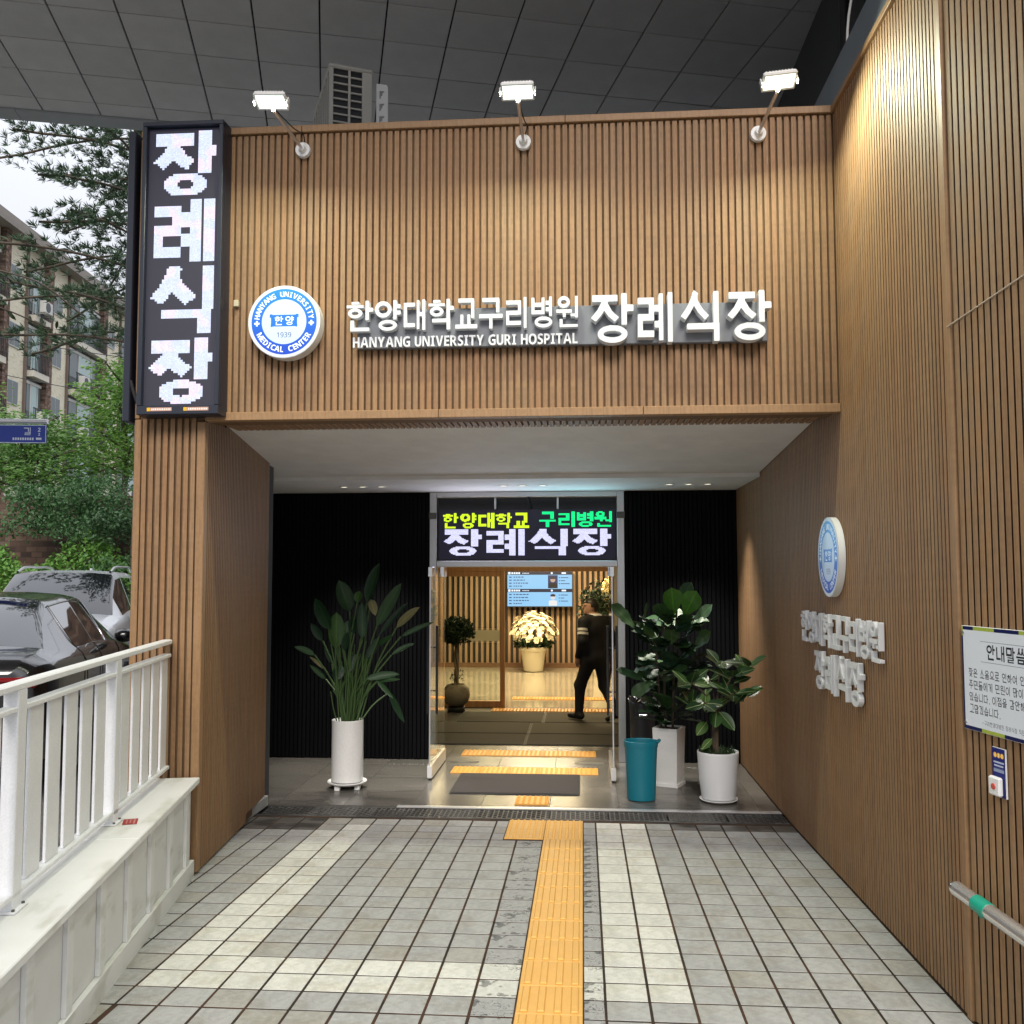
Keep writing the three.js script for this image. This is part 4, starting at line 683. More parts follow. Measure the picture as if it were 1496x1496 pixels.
// ---------------------------------------------------------------- vestibule and lobby
{
  const wallM = S(lin(0.5, 0.46, 0.36), 0.8, { map: T.soft });
  const g = new THREE.Group(); g.name = 'interior_shell'; g.userData.kind = 'structure'; scene.add(g);
  mesh('vestibule_wall', boxUV(bxc(-2.9, -2.75, 0, 2.95, -14.28, -10.62)), wallM, g);
  mesh('vestibule_wall', boxUV(bxc(1.15, 1.3, 0, 2.95, -14.28, -10.62)), wallM, g);
  mesh('vestibule_ceiling', boxUV(bxc(-2.9, 1.3, 2.95, 3.1, -14.4, -10.3)), M.ceil, g);
  mesh('header_wall', boxUV(bxc(-5.35, 3.75, 2.115, 2.95, -14.38, -14.29)), wallM, g);
  mesh('partition', boxUV(bxc(-5.35, -2.2, 0, 2.115, -14.38, -14.29)), wallM, g);
  mesh('partition', boxUV(bxc(0.46, 3.75, 0, 2.115, -14.38, -14.29)), wallM, g);
  mesh('lobby_wall', boxUV(bxc(-5.35, -5.2, 0, 2.8, -20.6, -14.39)), wallM, g);
  mesh('lobby_wall', boxUV(bxc(3.6, 3.75, 0, 2.8, -20.6, -14.39)), wallM, g);
  mesh('lobby_ceiling', boxUV(bxc(-5.35, 3.75, 2.8, 2.95, -20.6, -14.39)), M.ceil, g);
  mesh('rear_wall', boxUV(bxc(-5.35, 3.75, 0, 2.8, -20.6, -20.44)), S(lin(0.03, 0.025, 0.02), 0.8), g);
  const w = thing('lobby_slat_screen', 'pale wooden slat screen covering the back wall of the lobby', 'slat screen');
  const sl = S(lin(0.34, 0.23, 0.155), 0.5, { map: T.wood });
  for (let i = 0; i < 62; i++) { const m = mesh('slat', slatGeo(2.66, i % 4, 0.057, 0.05), [sl, sl], w); m.position.set(-4.4 + i * 0.117, 0.1, -20.37); m.rotation.y = Math.PI; }
  mesh('skirting', bxc(-5.1, 3.5, 0.003, 0.1, -20.43, -20.36), S(lin(0.12, 0.06, 0.03), 0.5), w);
  // wooden sliding door front
  const f = thing('inner_door', 'orange wooden frame with a glass panel between vestibule and lobby', 'door', [0, 0, -14.33]);
  mesh('head', boxUV(cbc(-2.2, 0.46, 2.05, 2.113, -0.05, 0.06, 0.004)), M.oak, f);
  mesh('stile', boxUV(cbc(-1.255, -1.185, 0.005, 2.049, -0.04, 0.05, 0.004)), M.oak, f);
  mesh('stile', boxUV(cbc(-2.2, -2.11, 0.005, 2.049, -0.04, 0.05, 0.004)), M.oak, f);
  mesh('stile', boxUV(cbc(0.395, 0.46, 0.005, 2.049, -0.04, 0.05, 0.004)), M.oak, f);
  mesh('bottom_rail', boxUV(cbc(-2.109, -1.256, 0.005, 0.1, -0.035, 0.045, 0.004)), M.oak, f);
  mesh('top_rail', boxUV(cbc(-2.109, -1.256, 1.975, 2.049, -0.035, 0.045, 0.004)), M.oak, f);
  mesh('pane', bxc(-2.109, -1.256, 0.1, 1.975, 0, 0.008), M.glass, f);
  mesh('frosted_band', [bxc(-2.105, -1.26, 1.0, 1.16, 0.0085, 0.0095), bxc(-2.105, -1.26, 1.175, 1.18, 0.0085, 0.0095), bxc(-2.105, -1.26, 0.98, 0.985, 0.0085, 0.0095)], S(lin(0.6, 0.55, 0.35), 0.6), f);
  // ceiling lamps
  const gl = S(lin(0.8, 0.75, 0.6), 0.4, { emissive: new THREE.Color(1, 0.82, 0.5), emissiveIntensity: 1.5 });
  for (const [x, z, y, k, w2, n] of [[-0.75, -12.3, 2.945, 8, 1.2, 'over the vestibule mats'], [-0.8, -16.2, 2.795, 26, 2.4, 'in the lobby ceiling near the inner door'], [-0.8, -18.8, 2.795, 30, 2.4, 'in the lobby ceiling near the slat screen']]) {
    const t = thing('ceiling_lamp', 'flat warm ceiling lamp ' + n, 'ceiling lamp', [x, y, z]);
    mesh('housing', cb(w2 + 0.06, 0.03, 0.66, 0.004, 0, -0.012, 0), M.white, t); mesh('diffuser', bx(w2, 0.004, 0.6, 0, -0.029, 0), gl, t);
    const l = new THREE.RectAreaLight(new THREE.Color(1, 0.78, 0.42), k, w2, 0.6); l.position.set(x, y - 0.04, z); l.rotation.set(-Math.PI / 2, 0, 0); scene.add(l);
  }
  // information screen
  const pr = new Print(560, 300, [0.5, 0.7, 0.84]), hd = [0.05, 0.09, 0.2], wt = [0.88, 0.92, 0.96], ik = [0.12, 0.2, 0.36];
  for (const [y, n] of [[0, 0], [150, 1]]) {
    pr.rect(0, y, 560, y + 28, hd); pr.rect(6, y + 4, 26, y + 24, wt); for (const k of [34, 54, 74, 94]) pr.rect(k, y + 6, k + 15, y + 22, wt); for (const k of [130, 142, 154, 166, 178]) pr.rect(k, y + 11, k + 8, y + 18, wt); pr.rect(470, y + 7, 508, y + 21, wt); pr.disc(385, y + 14, 9, wt);
    for (let i = 0; i < 4; i++) { const yy = y + 44 + i * 26; pr.rect(14, yy, 36, yy + 9, ik); const r = rng(60 + i + n * 9); let x = 52; const e = 90 + r() * 120; while (x < e) { const w3 = 10 + r() * 16; pr.rect(x, yy, x + w3, yy + 8, ik); x += w3 + 7; } if (i < 3) { pr.rect(446, yy + 6, 456, yy + 12, hd); pr.rect(462, yy + 6, 490 + r() * 50, yy + 12, ik); } }
    pr.rect(352, y + 32, 436, y + 144, n ? [0.5, 0.7, 0.88] : [0.1, 0.16, 0.34]); pr.disc(394, y + 72, 21, n ? [0.75, 0.75, 0.74] : [0.68, 0.56, 0.5]);
    pr.fill((x, yy) => (yy > y + 98 - 0.012 * (x - 394) ** 2 * -0.4 && Math.abs(x - 394) < 36 ? 1 : 0), 356, y + 96, 432, y + 144, n ? [0.8, 0.8, 0.8] : [0.04, 0.05, 0.1]); pr.fill((x, yy) => (Math.hypot((x - 394) / 22, (yy - y - 58) / 14) < 1 ? 1 : 0), 370, y + 42, 418, y + 66, [0.15, 0.15, 0.17]);
  }
  const s = thing('information_screen', 'wall screen with pale blue lists and two small portraits in the lobby', 'screen', [-0.92, 1.69, -20.2]);
  mesh('casing', cb(1.42, 0.78, 0.06, 0.006), M.dark, s);
  const sm2 = pr.tex(); mesh('display', new THREE.PlaneGeometry(1.38, 0.74).translate(0, 0, 0.0305), S(0x050505, 0.3, { emissive: 0xffffff, emissiveMap: sm2, emissiveIntensity: 0.75 }), s);
  mesh('wall_mount', bx(0.4, 0.3, 0.1, 0, 0, -0.085), M.dark, s);
  const l = new THREE.RectAreaLight(new THREE.Color(0.5, 0.75, 1), 0.3, 1.38, 0.74); l.position.set(-0.92, 1.69, -20.15); l.lookAt(-0.92, 1.69, 0); scene.add(l);
}

// ---------------------------------------------------------------- leaves and plants
const V3 = (a) => new THREE.Vector3(...a);
function blade(P0, P1, w, N, o = {}) {
  const { fold = 0.25, droop = 0, segs = 7, shape = 'paddle', wave = 0 } = o, A = V3(P0), B = V3(P1), d = B.clone().sub(A), L = d.length(), n = V3(N).normalize();
  const f = { paddle: (t) => Math.pow(Math.sin(Math.PI * Math.pow(t, 0.85)), 0.6), fiddle: (t) => Math.pow(Math.sin(Math.PI * Math.pow(t, 1.35)), 0.55) * (0.72 + 0.5 * t), oval: (t) => Math.pow(Math.sin(Math.PI * Math.pow(t, 0.9)), 0.75) }[shape];
  const pos = [], uv = [], idx = [];
  for (let i = 0; i <= segs; i++) {
    const t = i / segs, tt = Math.min(0.999, Math.max(0.001, t)), c = A.clone().addScaledVector(d, t); c.y -= droop * L * t * t;
    const dir = d.clone().normalize(); dir.y -= droop * 2 * t; dir.normalize();
    const s = dir.clone().cross(n).normalize(), nn = s.clone().cross(dir).normalize(), h = Math.max(0.0015, (w / 2) * f(tt)), up = fold * h, wv = wave * h * Math.sin(t * 17);
    for (const k of [-1, 0, 1]) { const p = c.clone().addScaledVector(s, k * h).addScaledVector(nn, Math.abs(k) * up + k * wv); pos.push(p.x, p.y, p.z); uv.push(0.5 + k * 0.5, t); }
  }
  for (let i = 0; i < segs; i++) for (let k = 0; k < 2; k++) { const a = i * 3 + k; idx.push(a, a + 1, a + 3, a + 1, a + 4, a + 3); }
  const g = new THREE.BufferGeometry(); g.setAttribute('position', new THREE.Float32BufferAttribute(pos, 3)); g.setAttribute('uv', new THREE.Float32BufferAttribute(uv, 2)); g.setIndex(idx); g.computeVertexNormals(); return g;
}
const leafM = (r, g, b, rough = 0.45) => PH(lin(r, g, b), rough, { side: THREE.DoubleSide, map: T.leafv, transmission: 0.12, thickness: 0, specularIntensity: 0.6 });
// cloud of small leaf faces: at(i, r) returns [point, size]; every face is a bent diamond
function leafCloud(n, at, seed, ratio = 0.5, up = 0.25) {
  const r = rng(seed), pos = new Float32Array(n * 18), q = new THREE.Vector3(), a = new THREE.Vector3(), b = new THREE.Vector3(), c = new THREE.Vector3();
  for (let i = 0; i < n; i++) {
    const [p, s, dir] = at(i, r); q.set(...p);
    if (dir) a.set(...dir); else a.set(r() - 0.5, r() - 0.5 + up * (r() - 0.6), r() - 0.5);
    a.normalize().multiplyScalar(s); b.set(r() - 0.5, r() - 0.5, r() - 0.5).cross(a).normalize().multiplyScalar(s * ratio); c.copy(a).cross(b).normalize().multiplyScalar(s * 0.12);
    const P = [[-0.5, 0, 0], [0, -0.5, 1], [0.5, 0, 0], [-0.5, 0, 0], [0.5, 0, 0], [0, 0.5, 1]];
    P.forEach(([u, v, w], k) => { pos[i * 18 + k * 3] = q.x + a.x * u + b.x * v + c.x * w; pos[i * 18 + k * 3 + 1] = q.y + a.y * u + b.y * v + c.y * w; pos[i * 18 + k * 3 + 2] = q.z + a.z * u + b.z * v + c.z * w; });
  }
  const g = new THREE.BufferGeometry(); g.setAttribute('position', new THREE.BufferAttribute(pos, 3)); g.computeVertexNormals(); return g;
}
// paddle-leaf plant (bird of paradise) in a tall white cylinder
{
  const t = thing('paddle_leaf_plant', 'tall paddle-leaf plant on long stalks in a white cylinder pot before the black wall', 'potted plant', [-2.233, 0, -8.9]);
  const pot = mesh('pot', lathe([[0, 0.07], [0.146, 0.07], [0.15, 0.08], [0.148, 0.635], [0.146, 0.642], [0.138, 0.642], [0.136, 0.6], [0, 0.6]], 40), M.white, t);
  mesh('soil', new THREE.CircleGeometry(0.136, 24).rotateX(-Math.PI / 2).translate(0, 0.605, 0), M.soil, pot);
  const stand = mesh('saucer', lathe([[0, 0.045], [0.16, 0.045], [0.185, 0.06], [0.185, 0.072], [0.178, 0.072], [0.16, 0.062], [0, 0.062]], 40), M.white, t);
  for (let i = 0; i < 4; i++) { const a = i * Math.PI / 2 + 0.5; mesh('foot', cb(0.05, 0.045, 0.05, 0.004, Math.cos(a) * 0.13, 0.0225, Math.sin(a) * 0.13), M.white, stand); }
  const dk = [leafM(0.03, 0.085, 0.036), leafM(0.045, 0.12, 0.042), leafM(0.022, 0.06, 0.03)], br = leafM(0.06, 0.16, 0.03), pale = leafM(0.42, 0.4, 0.2), stalkM = S(lin(0.05, 0.1, 0.028), 0.5), r = rng(71);
  const K = 0.00173, L = [[590, 300, 640, 105, 0.15, 0], [480, 350, 435, 190, 0.19, 0], [640, 430, 752, 215, 0.14, 1], [385, 450, 305, 295, 0.17, 0], [410, 555, 405, 365, 0.19, 3], [440, 540, 475, 405, 0.16, 1], [570, 500, 562, 320, 0.12, 0], [535, 300, 545, 240, 0.1, 3], [740, 440, 850, 330, 0.1, 4], [660, 480, 790, 300, 0.07, 2], [765, 490, 910, 410, 0.06, 1], [715, 590, 815, 520, 0.055, 1], [305, 585, 222, 532, 0.07, 1], [338, 730, 268, 655, 0.06, 1], [335, 670, 270, 600, 0.045, 4], [580, 720, 728, 675, 0.09, 1], [630, 735, 745, 708, 0.05, 1], [695, 800, 765, 920, 0.09, 0], [600, 285, 628, 352, 0.1, 4], [480, 690, 505, 590, 0.12, 2], [425, 720, 440, 648, 0.13, 2], [340, 510, 290, 415, 0.1, 2], [620, 550, 705, 480, 0.06, 1], [650, 725, 725, 785, 0.06, 1], [520, 470, 505, 380, 0.12, 2], [560, 640, 600, 560, 0.06, 1], [470, 560, 490, 470, 0.09, 2], [590, 610, 640, 500, 0.1, 2], [380, 640, 350, 540, 0.06, 2]];
  L.forEach(([bx0, by0, tx, ty, w, c], i) => {
    tx = bx0 + (tx - bx0) * 1.22; ty = by0 + (ty - by0) * 1.22; w *= 0.84; const z0 = (r() - 0.5) * 0.28, z1 = z0 + (r() - 0.5) * 0.16, P0 = [(bx0 - 478) * K, 0.64 + (940 - by0) * K, z0], P1 = [(tx - 478) * K, 0.64 + (940 - ty) * K, z1];
    const root = [(r() - 0.5) * 0.15 + P0[0] * 0.16, 0.605, (r() - 0.5) * 0.15], mid = [root[0] * 0.55 + P0[0] * 0.45 + (r() - 0.5) * 0.02, 0.605 + (P0[1] - 0.605) * 0.62, z0 * 0.5];
    const lf = mesh('leaf', blade(P0, P1, w, [(r() - 0.5) * 0.9, 0.35 * r(), 0.9], { fold: 0.3 + r() * 0.2, droop: 0.06 + 0.1 * r(), wave: 0.05 }), c === 3 ? br : c === 4 ? pale : c === 1 ? dk[1] : c === 2 ? dk[2] : dk[0], t);
    mesh('stalk', tube([root, mid, P0], 0.0075, 6, 10), stalkM, lf);
  });
  for (let i = 0; i < 34; i++) { const a = r() * 6.28, d = 0.03 + r() * 0.09, lean = (r() - 0.5) * 0.5, top0 = 0.9 + r() * 0.5; mesh('stalk', tube([[Math.cos(a) * d, 0.605, Math.sin(a) * d], [Math.cos(a) * d * 1.4 + lean * 0.15, 0.605 + (top0 - 0.605) * 0.5, Math.sin(a) * d * 1.3], [Math.cos(a) * d * 1.6 + lean * 0.5, top0, Math.sin(a) * d * 1.6]], 0.0065, 5, 8), stalkM, t); }
}
// fiddle-leaf fig in a tapered square pot
{
  const t = thing('fiddle_leaf_fig', 'bushy broad-leaf fig in a tall square white pot against the black wall', 'potted plant', [0.815, 0, -9.25]);
  const prism = (y0, y1, a, b, x = 0) => { const g = new THREE.CylinderGeometry(b * Math.SQRT2, a * Math.SQRT2, y1 - y0, 4, 1).toNonIndexed(); g.computeVertexNormals(); return g.rotateY(Math.PI / 4).translate(0, (y0 + y1) / 2, 0); };
  const pot = mesh('pot', [prism(0.03, 0.525, 0.108, 0.122).rotateY(-0.42)], M.white, t);
  mesh('base', prism(0.001, 0.029, 0.122, 0.12).rotateY(-0.42), M.white, t);
  mesh('rim', [0, 1, 2, 3].map((i) => cb(0.25, 0.022, 0.014, 0.003, 0, 0.537, 0.118).rotateY(-0.42 + i * Math.PI / 2)), M.white, pot);
  mesh('soil', new THREE.PlaneGeometry(0.22, 0.22).rotateX(-Math.PI / 2).rotateY(-0.42).translate(0, 0.5285, 0), M.soil, pot);
  const r = rng(81), stem = S(lin(0.07, 0.05, 0.03), 0.8), mats = [leafM(0.024, 0.062, 0.028), leafM(0.033, 0.085, 0.032), leafM(0.02, 0.052, 0.028), leafM(0.045, 0.11, 0.036)], br = leafM(0.09, 0.25, 0.03), mid = leafM(0.1, 0.19, 0.06);
  for (const [x, z, h] of [[-0.03, 0.02, 1.55], [0.04, -0.03, 1.75], [-0.07, -0.04, 1.4]]) mesh('stem', tube([[x, 0.53, z], [x * 1.3, 0.9, z], [x * 2 + 0.02, h, z * 1.4]], 0.011, 7, 10), stem, t);
  const add = (P0, P1, w, n, m, o) => mesh('leaf', blade(P0, P1, w, n, { shape: 'fiddle', fold: 0.22, wave: 0.12, segs: 8, ...o }), m, t);
  // crown leaves told apart in the picture
  add([0.06, 1.62, 0.05], [0.03, 1.88, 0.1], 0.19, [0.1, 0.1, 1], br, {}); add([0.16, 1.6, 0.0], [0.27, 1.85, 0.08], 0.19, [-0.2, 0.1, 1], br, {}); add([0.1, 1.7, -0.05], [0.24, 1.93, -0.06], 0.13, [0, 0.4, 0.8], mats[1], {});
  add([-0.3, 1.48, 0.02], [-0.545, 1.72, 0.1], 0.16, [0.3, 0.6, 0.7], mats[3], {}); add([-0.26, 1.48, 0], [-0.2, 1.74, 0.04], 0.1, [0.9, 0.2, 0.4], mats[1], {}); add([0.22, 1.5, 0.03], [0.42, 1.72, 0.06], 0.13, [-0.6, 0.4, 0.7], mats[1], {});
  add([0.24, 1.3, 0.1], [0.39, 1.47, 0.16], 0.17, [-0.5, 0.6, 0.6], mid, {}); add([-0.1, 1.38, 0.1], [-0.25, 1.5, 0.16], 0.12, [0.2, 0.7, 0.7], mid, {}); add([0.02, 1.34, 0.12], [0.02, 1.5, 0.18], 0.16, [0, 0.5, 0.8], mid, {});
  add([-0.2, 0.98, 0.05], [-0.5, 1.1, 0.12], 0.13, [0.1, 0.8, 0.5], mats[0], {}); add([-0.15, 1.0, 0.08], [-0.36, 0.86, 0.18], 0.12, [0.3, 0.6, 0.7], mats[3], {});
  for (let i = 0; i < 140; i++) { const y = 0.58 + 1.0 * Math.pow(r(), 1.05), rad = 0.17 + 0.14 * sm(0.55, 1.1, y), a = r() * 6.28, x = Math.cos(a) * rad * 0.5 + (y - 0.6) * 0.03, z = Math.sin(a) * rad * 0.45, l = 0.15 + r() * 0.12, e = 0.1 + r() * 0.7; add([x, y, z], [x + Math.cos(a) * l * Math.cos(e), y + l * Math.sin(e) * (r() > 0.25 ? 1 : -0.6), z + Math.sin(a) * l * Math.cos(e)], 0.11 + r() * 0.06, [-Math.cos(a) * 0.5 + (r() - 0.5), 1, -Math.sin(a) * 0.5 + (r() - 0.5)], mats[Math.floor(r() * 4)], {}); }
}
// rubber plant in a round white pot
{
  const t = thing('rubber_plant', 'small rubber plant with light-veined leaves and bare trunk in a round white pot', 'potted plant', [1.19, 0, -8.62]);
  const pot = mesh('pot', lathe([[0, 0.025], [0.142, 0.025], [0.15, 0.04], [0.168, 0.2], [0.183, 0.42], [0.183, 0.438], [0.176, 0.442], [0.17, 0.43], [0.166, 0.4], [0, 0.4]], 44), PH(lin(0.74, 0.75, 0.76), 0.2, { clearcoat: 0.5, clearcoatRoughness: 0.15 }), t);
  mesh('saucer', lathe([[0, 0.003], [0.135, 0.003], [0.165, 0.02], [0.168, 0.028], [0.16, 0.028], [0.14, 0.016], [0, 0.016]], 40), M.white, t);
  mesh('soil', new THREE.CircleGeometry(0.167, 24).rotateX(-Math.PI / 2).translate(0, 0.405, 0), M.soil, pot);
  mesh('ground_cover', leafCloud(240, (i, r) => { const a = r() * 6.28, d = Math.sqrt(r()) * 0.165; return [[Math.cos(a) * d, 0.41 + r() * 0.05, Math.sin(a) * d], 0.04 + r() * 0.04, [r() - 0.5, 0.9, r() - 0.5]]; }, 91, 0.25), leafM(0.04, 0.09, 0.025, 0.6), t).userData.kind = 'stuff';
  const r = rng(92), bark = S(lin(0.2, 0.15, 0.1), 0.85, { map: T.stain });
  mesh('trunk', tube([[-0.02, 0.4, 0.02], [-0.025, 0.52, 0.02], [-0.02, 0.66, 0.01], [-0.01, 0.82, 0]], 0.03, 10, 12), bark, t);
  const tips = [[-0.24, 1.06, 0.06], [0.03, 1.22, 0], [0.28, 1.2, 0.03], [0.12, 0.97, 0.17], [-0.13, 0.88, 0.16], [0.26, 0.92, -0.05], [-0.05, 1.05, -0.15], [-0.22, 0.86, -0.02], [0.12, 1.12, 0.1]];
  tips.forEach((p) => mesh('branch', tube([[-0.012, 0.78, 0], [p[0] * 0.45, 0.86 + (p[1] - 0.86) * 0.4, p[2] * 0.5], p], 0.009, 6, 8), bark, t));
  const mats = [leafM(0.036, 0.1, 0.03, 0.3), leafM(0.05, 0.13, 0.034, 0.3), leafM(0.028, 0.075, 0.027, 0.3)], br = leafM(0.09, 0.19, 0.04, 0.32), vein = S(lin(0.32, 0.38, 0.16), 0.5);
  const add = (P0, P1, w, n, m) => { const lf = mesh('leaf', blade(P0, P1, w, n, { shape: 'oval', fold: 0.2, droop: 0.05, segs: 7 }), m, t); const d = [0, 1, 2].map((k) => P1[k] - P0[k]), N = V3(n).normalize(); mesh('midrib', tube([0, 0.33, 0.66, 0.96].map((s) => [P0[0] + d[0] * s + N.x * 0.002, P0[1] + d[1] * s - 0.05 * Math.hypot(...d) * s * s + N.y * 0.002, P0[2] + d[2] * s + N.z * 0.002]), 0.0022, 4, 8), vein, lf); };
  for (const p of tips) for (let k = 0; k < 6; k++) { const a = k * 1.05 + r(), l = 0.165 + r() * 0.08, e = -0.35 + r() * 1.1; add([p[0] + Math.cos(a) * 0.02, p[1] - 0.02 * k * r(), p[2] + Math.sin(a) * 0.02], [p[0] + Math.cos(a) * l * Math.cos(e), p[1] + l * Math.sin(e), p[2] + Math.sin(a) * l * Math.cos(e)], 0.085 + r() * 0.03, [-Math.cos(a) * 0.3 + (r() - 0.5) * 0.3, 0.75, 0.5 + (r() - 0.5) * 0.4], r() > 0.88 ? br : mats[Math.floor(r() * 3)]); }
  add([-0.1, 0.7, 0.05], [-0.2, 0.6, 0.12], 0.1, [-0.1, 0.3, 0.9], br); add([-0.06, 0.56, 0.08], [-0.16, 0.48, 0.14], 0.07, [0, 0.5, 0.8], br); add([0.0, 0.8, 0.1], [0.12, 0.66, 0.2], 0.11, [0.1, 0.4, 0.9], mats[1]); add([-0.02, 0.8, 0.1], [-0.05, 0.68, 0.2], 0.12, [0, 0.4, 0.9], mats[1]);
}
// bins
{
  const t = thing('teal_bin', 'teal plastic waste bin standing open on the porch next to the glass door', 'bin', [0.51, 0, -8.62]);
  const teal = S(lin(0.005, 0.14, 0.19), 0.35);
  const g = lathe([[0, 0.004], [0.118, 0.004], [0.125, 0.012], [0.146, 0.47], [0.152, 0.472], [0.154, 0.52], [0.15, 0.526], [0.143, 0.52], [0.139, 0.46], [0.12, 0.02], [0, 0.02]], 44); g.scale(1, 1, 0.8); mesh('bucket', g, teal, t);
  mesh('handle', [tube([[0.146, 0.512, 0.05], [0.166, 0.528, 0.03], [0.17, 0.53, 0], [0.166, 0.528, -0.03], [0.146, 0.512, -0.05]], 0.009, 8)], teal, t);
  const u = thing('black_bin', 'black plastic waste bin with a metal handle, behind the teal bin', 'bin', [0.6, 0, -9.85]);
  const b = lathe([[0, 0.004], [0.115, 0.004], [0.12, 0.012], [0.128, 0.66], [0.132, 0.67], [0.132, 0.7], [0.12, 0.705], [0.116, 0.66], [0.1, 0.02], [0, 0.02]], 36); mesh('bucket', b, S(lin(0.018, 0.019, 0.024), 0.35), u);
  mesh('liner_bag', leafCloud(26, (i, r) => { const a = i / 26 * 6.28; return [[Math.cos(a) * 0.125, 0.71 + r() * 0.025, Math.sin(a) * 0.125], 0.07]; }, 14, 0.8), S(lin(0.02, 0.02, 0.023), 0.3, { side: THREE.DoubleSide }), u);
  mesh('handle', [cb(0.085, 0.018, 0.012, 0.004, 0.0, 0.585, 0.138), cb(0.012, 0.018, 0.02, 0.002, -0.036, 0.585, 0.128), cb(0.012, 0.018, 0.02, 0.002, 0.036, 0.585, 0.128)], M.alu, u);
}
// ---------------------------------------------------------------- lobby plants and flowers
{
  const t = thing('topiary_tree', 'round-headed topiary tree in a globe pot beside the inner glass panel', 'potted tree', [-1.86, 0, -13.85]);
  const pot = mesh('pot', lathe([[0, 0.09], [0.1, 0.09], [0.17, 0.14], [0.2, 0.24], [0.185, 0.34], [0.13, 0.4], [0.12, 0.4], [0.12, 0.37], [0, 0.37]], 36), S(lin(0.3, 0.27, 0.2), 0.8, { map: T.stain }), t);
  mesh('stand', lathe([[0, 0.002], [0.13, 0.002], [0.13, 0.06], [0.11, 0.09], [0, 0.09]], 28), M.dark, t);
  const bk = S(lin(0.16, 0.12, 0.07), 0.85);
  for (let k = 0; k < 3; k++) mesh('trunk', tube(Array.from({ length: 7 }, (_, i) => [Math.cos(i * 0.8 + k * 2.1) * 0.022, 0.37 + i * 0.11, Math.sin(i * 0.8 + k * 2.1) * 0.022]), 0.017, 7, 18), bk, t);
  mesh('crown', leafCloud(2600, (i, r) => { const a = r() * 6.28, b = Math.acos(2 * r() - 1), d = Math.pow(r(), 0.35) * (0.26 + 0.03 * Math.sin(a * 5 + b * 4)); return [[Math.sin(b) * Math.cos(a) * d, 1.18 + Math.cos(b) * d * 0.78, Math.sin(b) * Math.sin(a) * d], 0.045 + r() * 0.025]; }, 101, 0.55), leafM(0.025, 0.06, 0.018, 0.5), t);
  mesh('shoots', leafCloud(60, (i, r) => [[(r() - 0.5) * 0.2, 0.45 + r() * 0.15, (r() - 0.5) * 0.1], 0.04], 102), leafM(0.06, 0.12, 0.03, 0.5), t).userData.kind = 'stuff';
  // orchids
  const o = thing('orchid_pot', 'big bunch of white orchids in a tapered cream pot on the lobby floor', 'orchid', [-1.03, 0, -19.6]);
  mesh('pot', lathe([[0, 0.004], [0.185, 0.004], [0.2, 0.02], [0.258, 0.42], [0.285, 0.425], [0.29, 0.5], [0.28, 0.505], [0.265, 0.49], [0.25, 0.44], [0, 0.44]], 40), S(lin(0.62, 0.56, 0.42), 0.5), o);
  mesh('foliage', leafCloud(420, (i, r) => { const a = r() * 6.28, d = 0.15 + r() * 0.27; return [[Math.cos(a) * d, 0.5 + r() * 0.18, Math.sin(a) * d], 0.09 + r() * 0.06]; }, 103, 0.4), leafM(0.02, 0.05, 0.016, 0.4), o);
  const petals = []; const r = rng(104);
  for (let i = 0; i < 330; i++) { const a = r() * 6.28, b = Math.acos(1 - 1.3 * r()), d = (1 - 0.3 * r() * r()) * (0.8 + 0.42 * vnoise(a * 1.9 + 3, b * 4, 88)), c = new THREE.Vector3(Math.sin(b) * Math.cos(a) * 0.47 * d, 0.78 + Math.cos(b) * 0.42 * d, Math.sin(b) * Math.sin(a) * 0.4 * d), n = c.clone().sub(new THREE.Vector3(0, 0.6, 0)).normalize(); if (n.z < -0.4) continue; const q = new THREE.Quaternion().setFromUnitVectors(new THREE.Vector3(0, 0, 1), n); for (let k = 0; k < 5; k++) { const an = k * 1.2566 + 0.3; petals.push(blade([0, 0, 0], [Math.cos(an) * 0.06, Math.sin(an) * 0.06, 0.008], 0.058, [0, 0, 1], { segs: 3, shape: 'oval', fold: 0.2 }).applyQuaternion(q).translate(c.x, c.y, c.z)); } }
  mesh('blossoms', petals, PH(lin(0.8, 0.74, 0.56), 0.6, { side: THREE.DoubleSide, transmission: 0.2, thickness: 0 }), o).userData.kind = 'stuff';
  mesh('stems', Array.from({ length: 14 }, (_, i) => { const a = i * 0.45; return tube([[Math.cos(a) * 0.06, 0.44, Math.sin(a) * 0.06], [Math.cos(a) * 0.15, 0.75, Math.sin(a) * 0.15], [Math.cos(a) * 0.3, 0.95, Math.sin(a) * 0.28]], 0.007, 5, 8); }), S(lin(0.06, 0.1, 0.03), 0.6), o);
  // bushy plant and flower wreath behind the person
  const b = thing('lobby_bush', 'dark bushy plant in a tall cream pot behind the walking person', 'potted plant', [0.36, 0, -18.9]);
  mesh('pot', lathe([[0, 0.004], [0.15, 0.004], [0.19, 0.72], [0.18, 0.73], [0.17, 0.68], [0, 0.68]], 28), S(lin(0.6, 0.54, 0.4), 0.5), b);
  mesh('stem', [tube([[0, 0.68, 0], [0.03, 1.0, 0], [-0.02, 1.3, 0]], 0.025, 7), tube([[0.02, 0.68, 0], [0.1, 1.0, 0.05], [0.15, 1.3, 0.04]], 0.02, 7)], bk, b);
  mesh('foliage', leafCloud(1500, (i, r2) => { const a = r2() * 6.28, c = Math.acos(2 * r2() - 1), d = Math.pow(r2(), 0.4) * (0.42 + 0.1 * Math.sin(a * 3)); return [[Math.sin(c) * Math.cos(a) * d, 1.35 + Math.cos(c) * d * 1.1, Math.sin(c) * Math.sin(a) * d * 0.8], 0.08 + r2() * 0.05]; }, 105, 0.5), leafM(0.02, 0.045, 0.018, 0.5), b);
  const w = thing('flower_wreath', 'standing wreath of cream and yellow flowers behind the right door leaf', 'flower wreath', [0.72, 0, -18.9]);
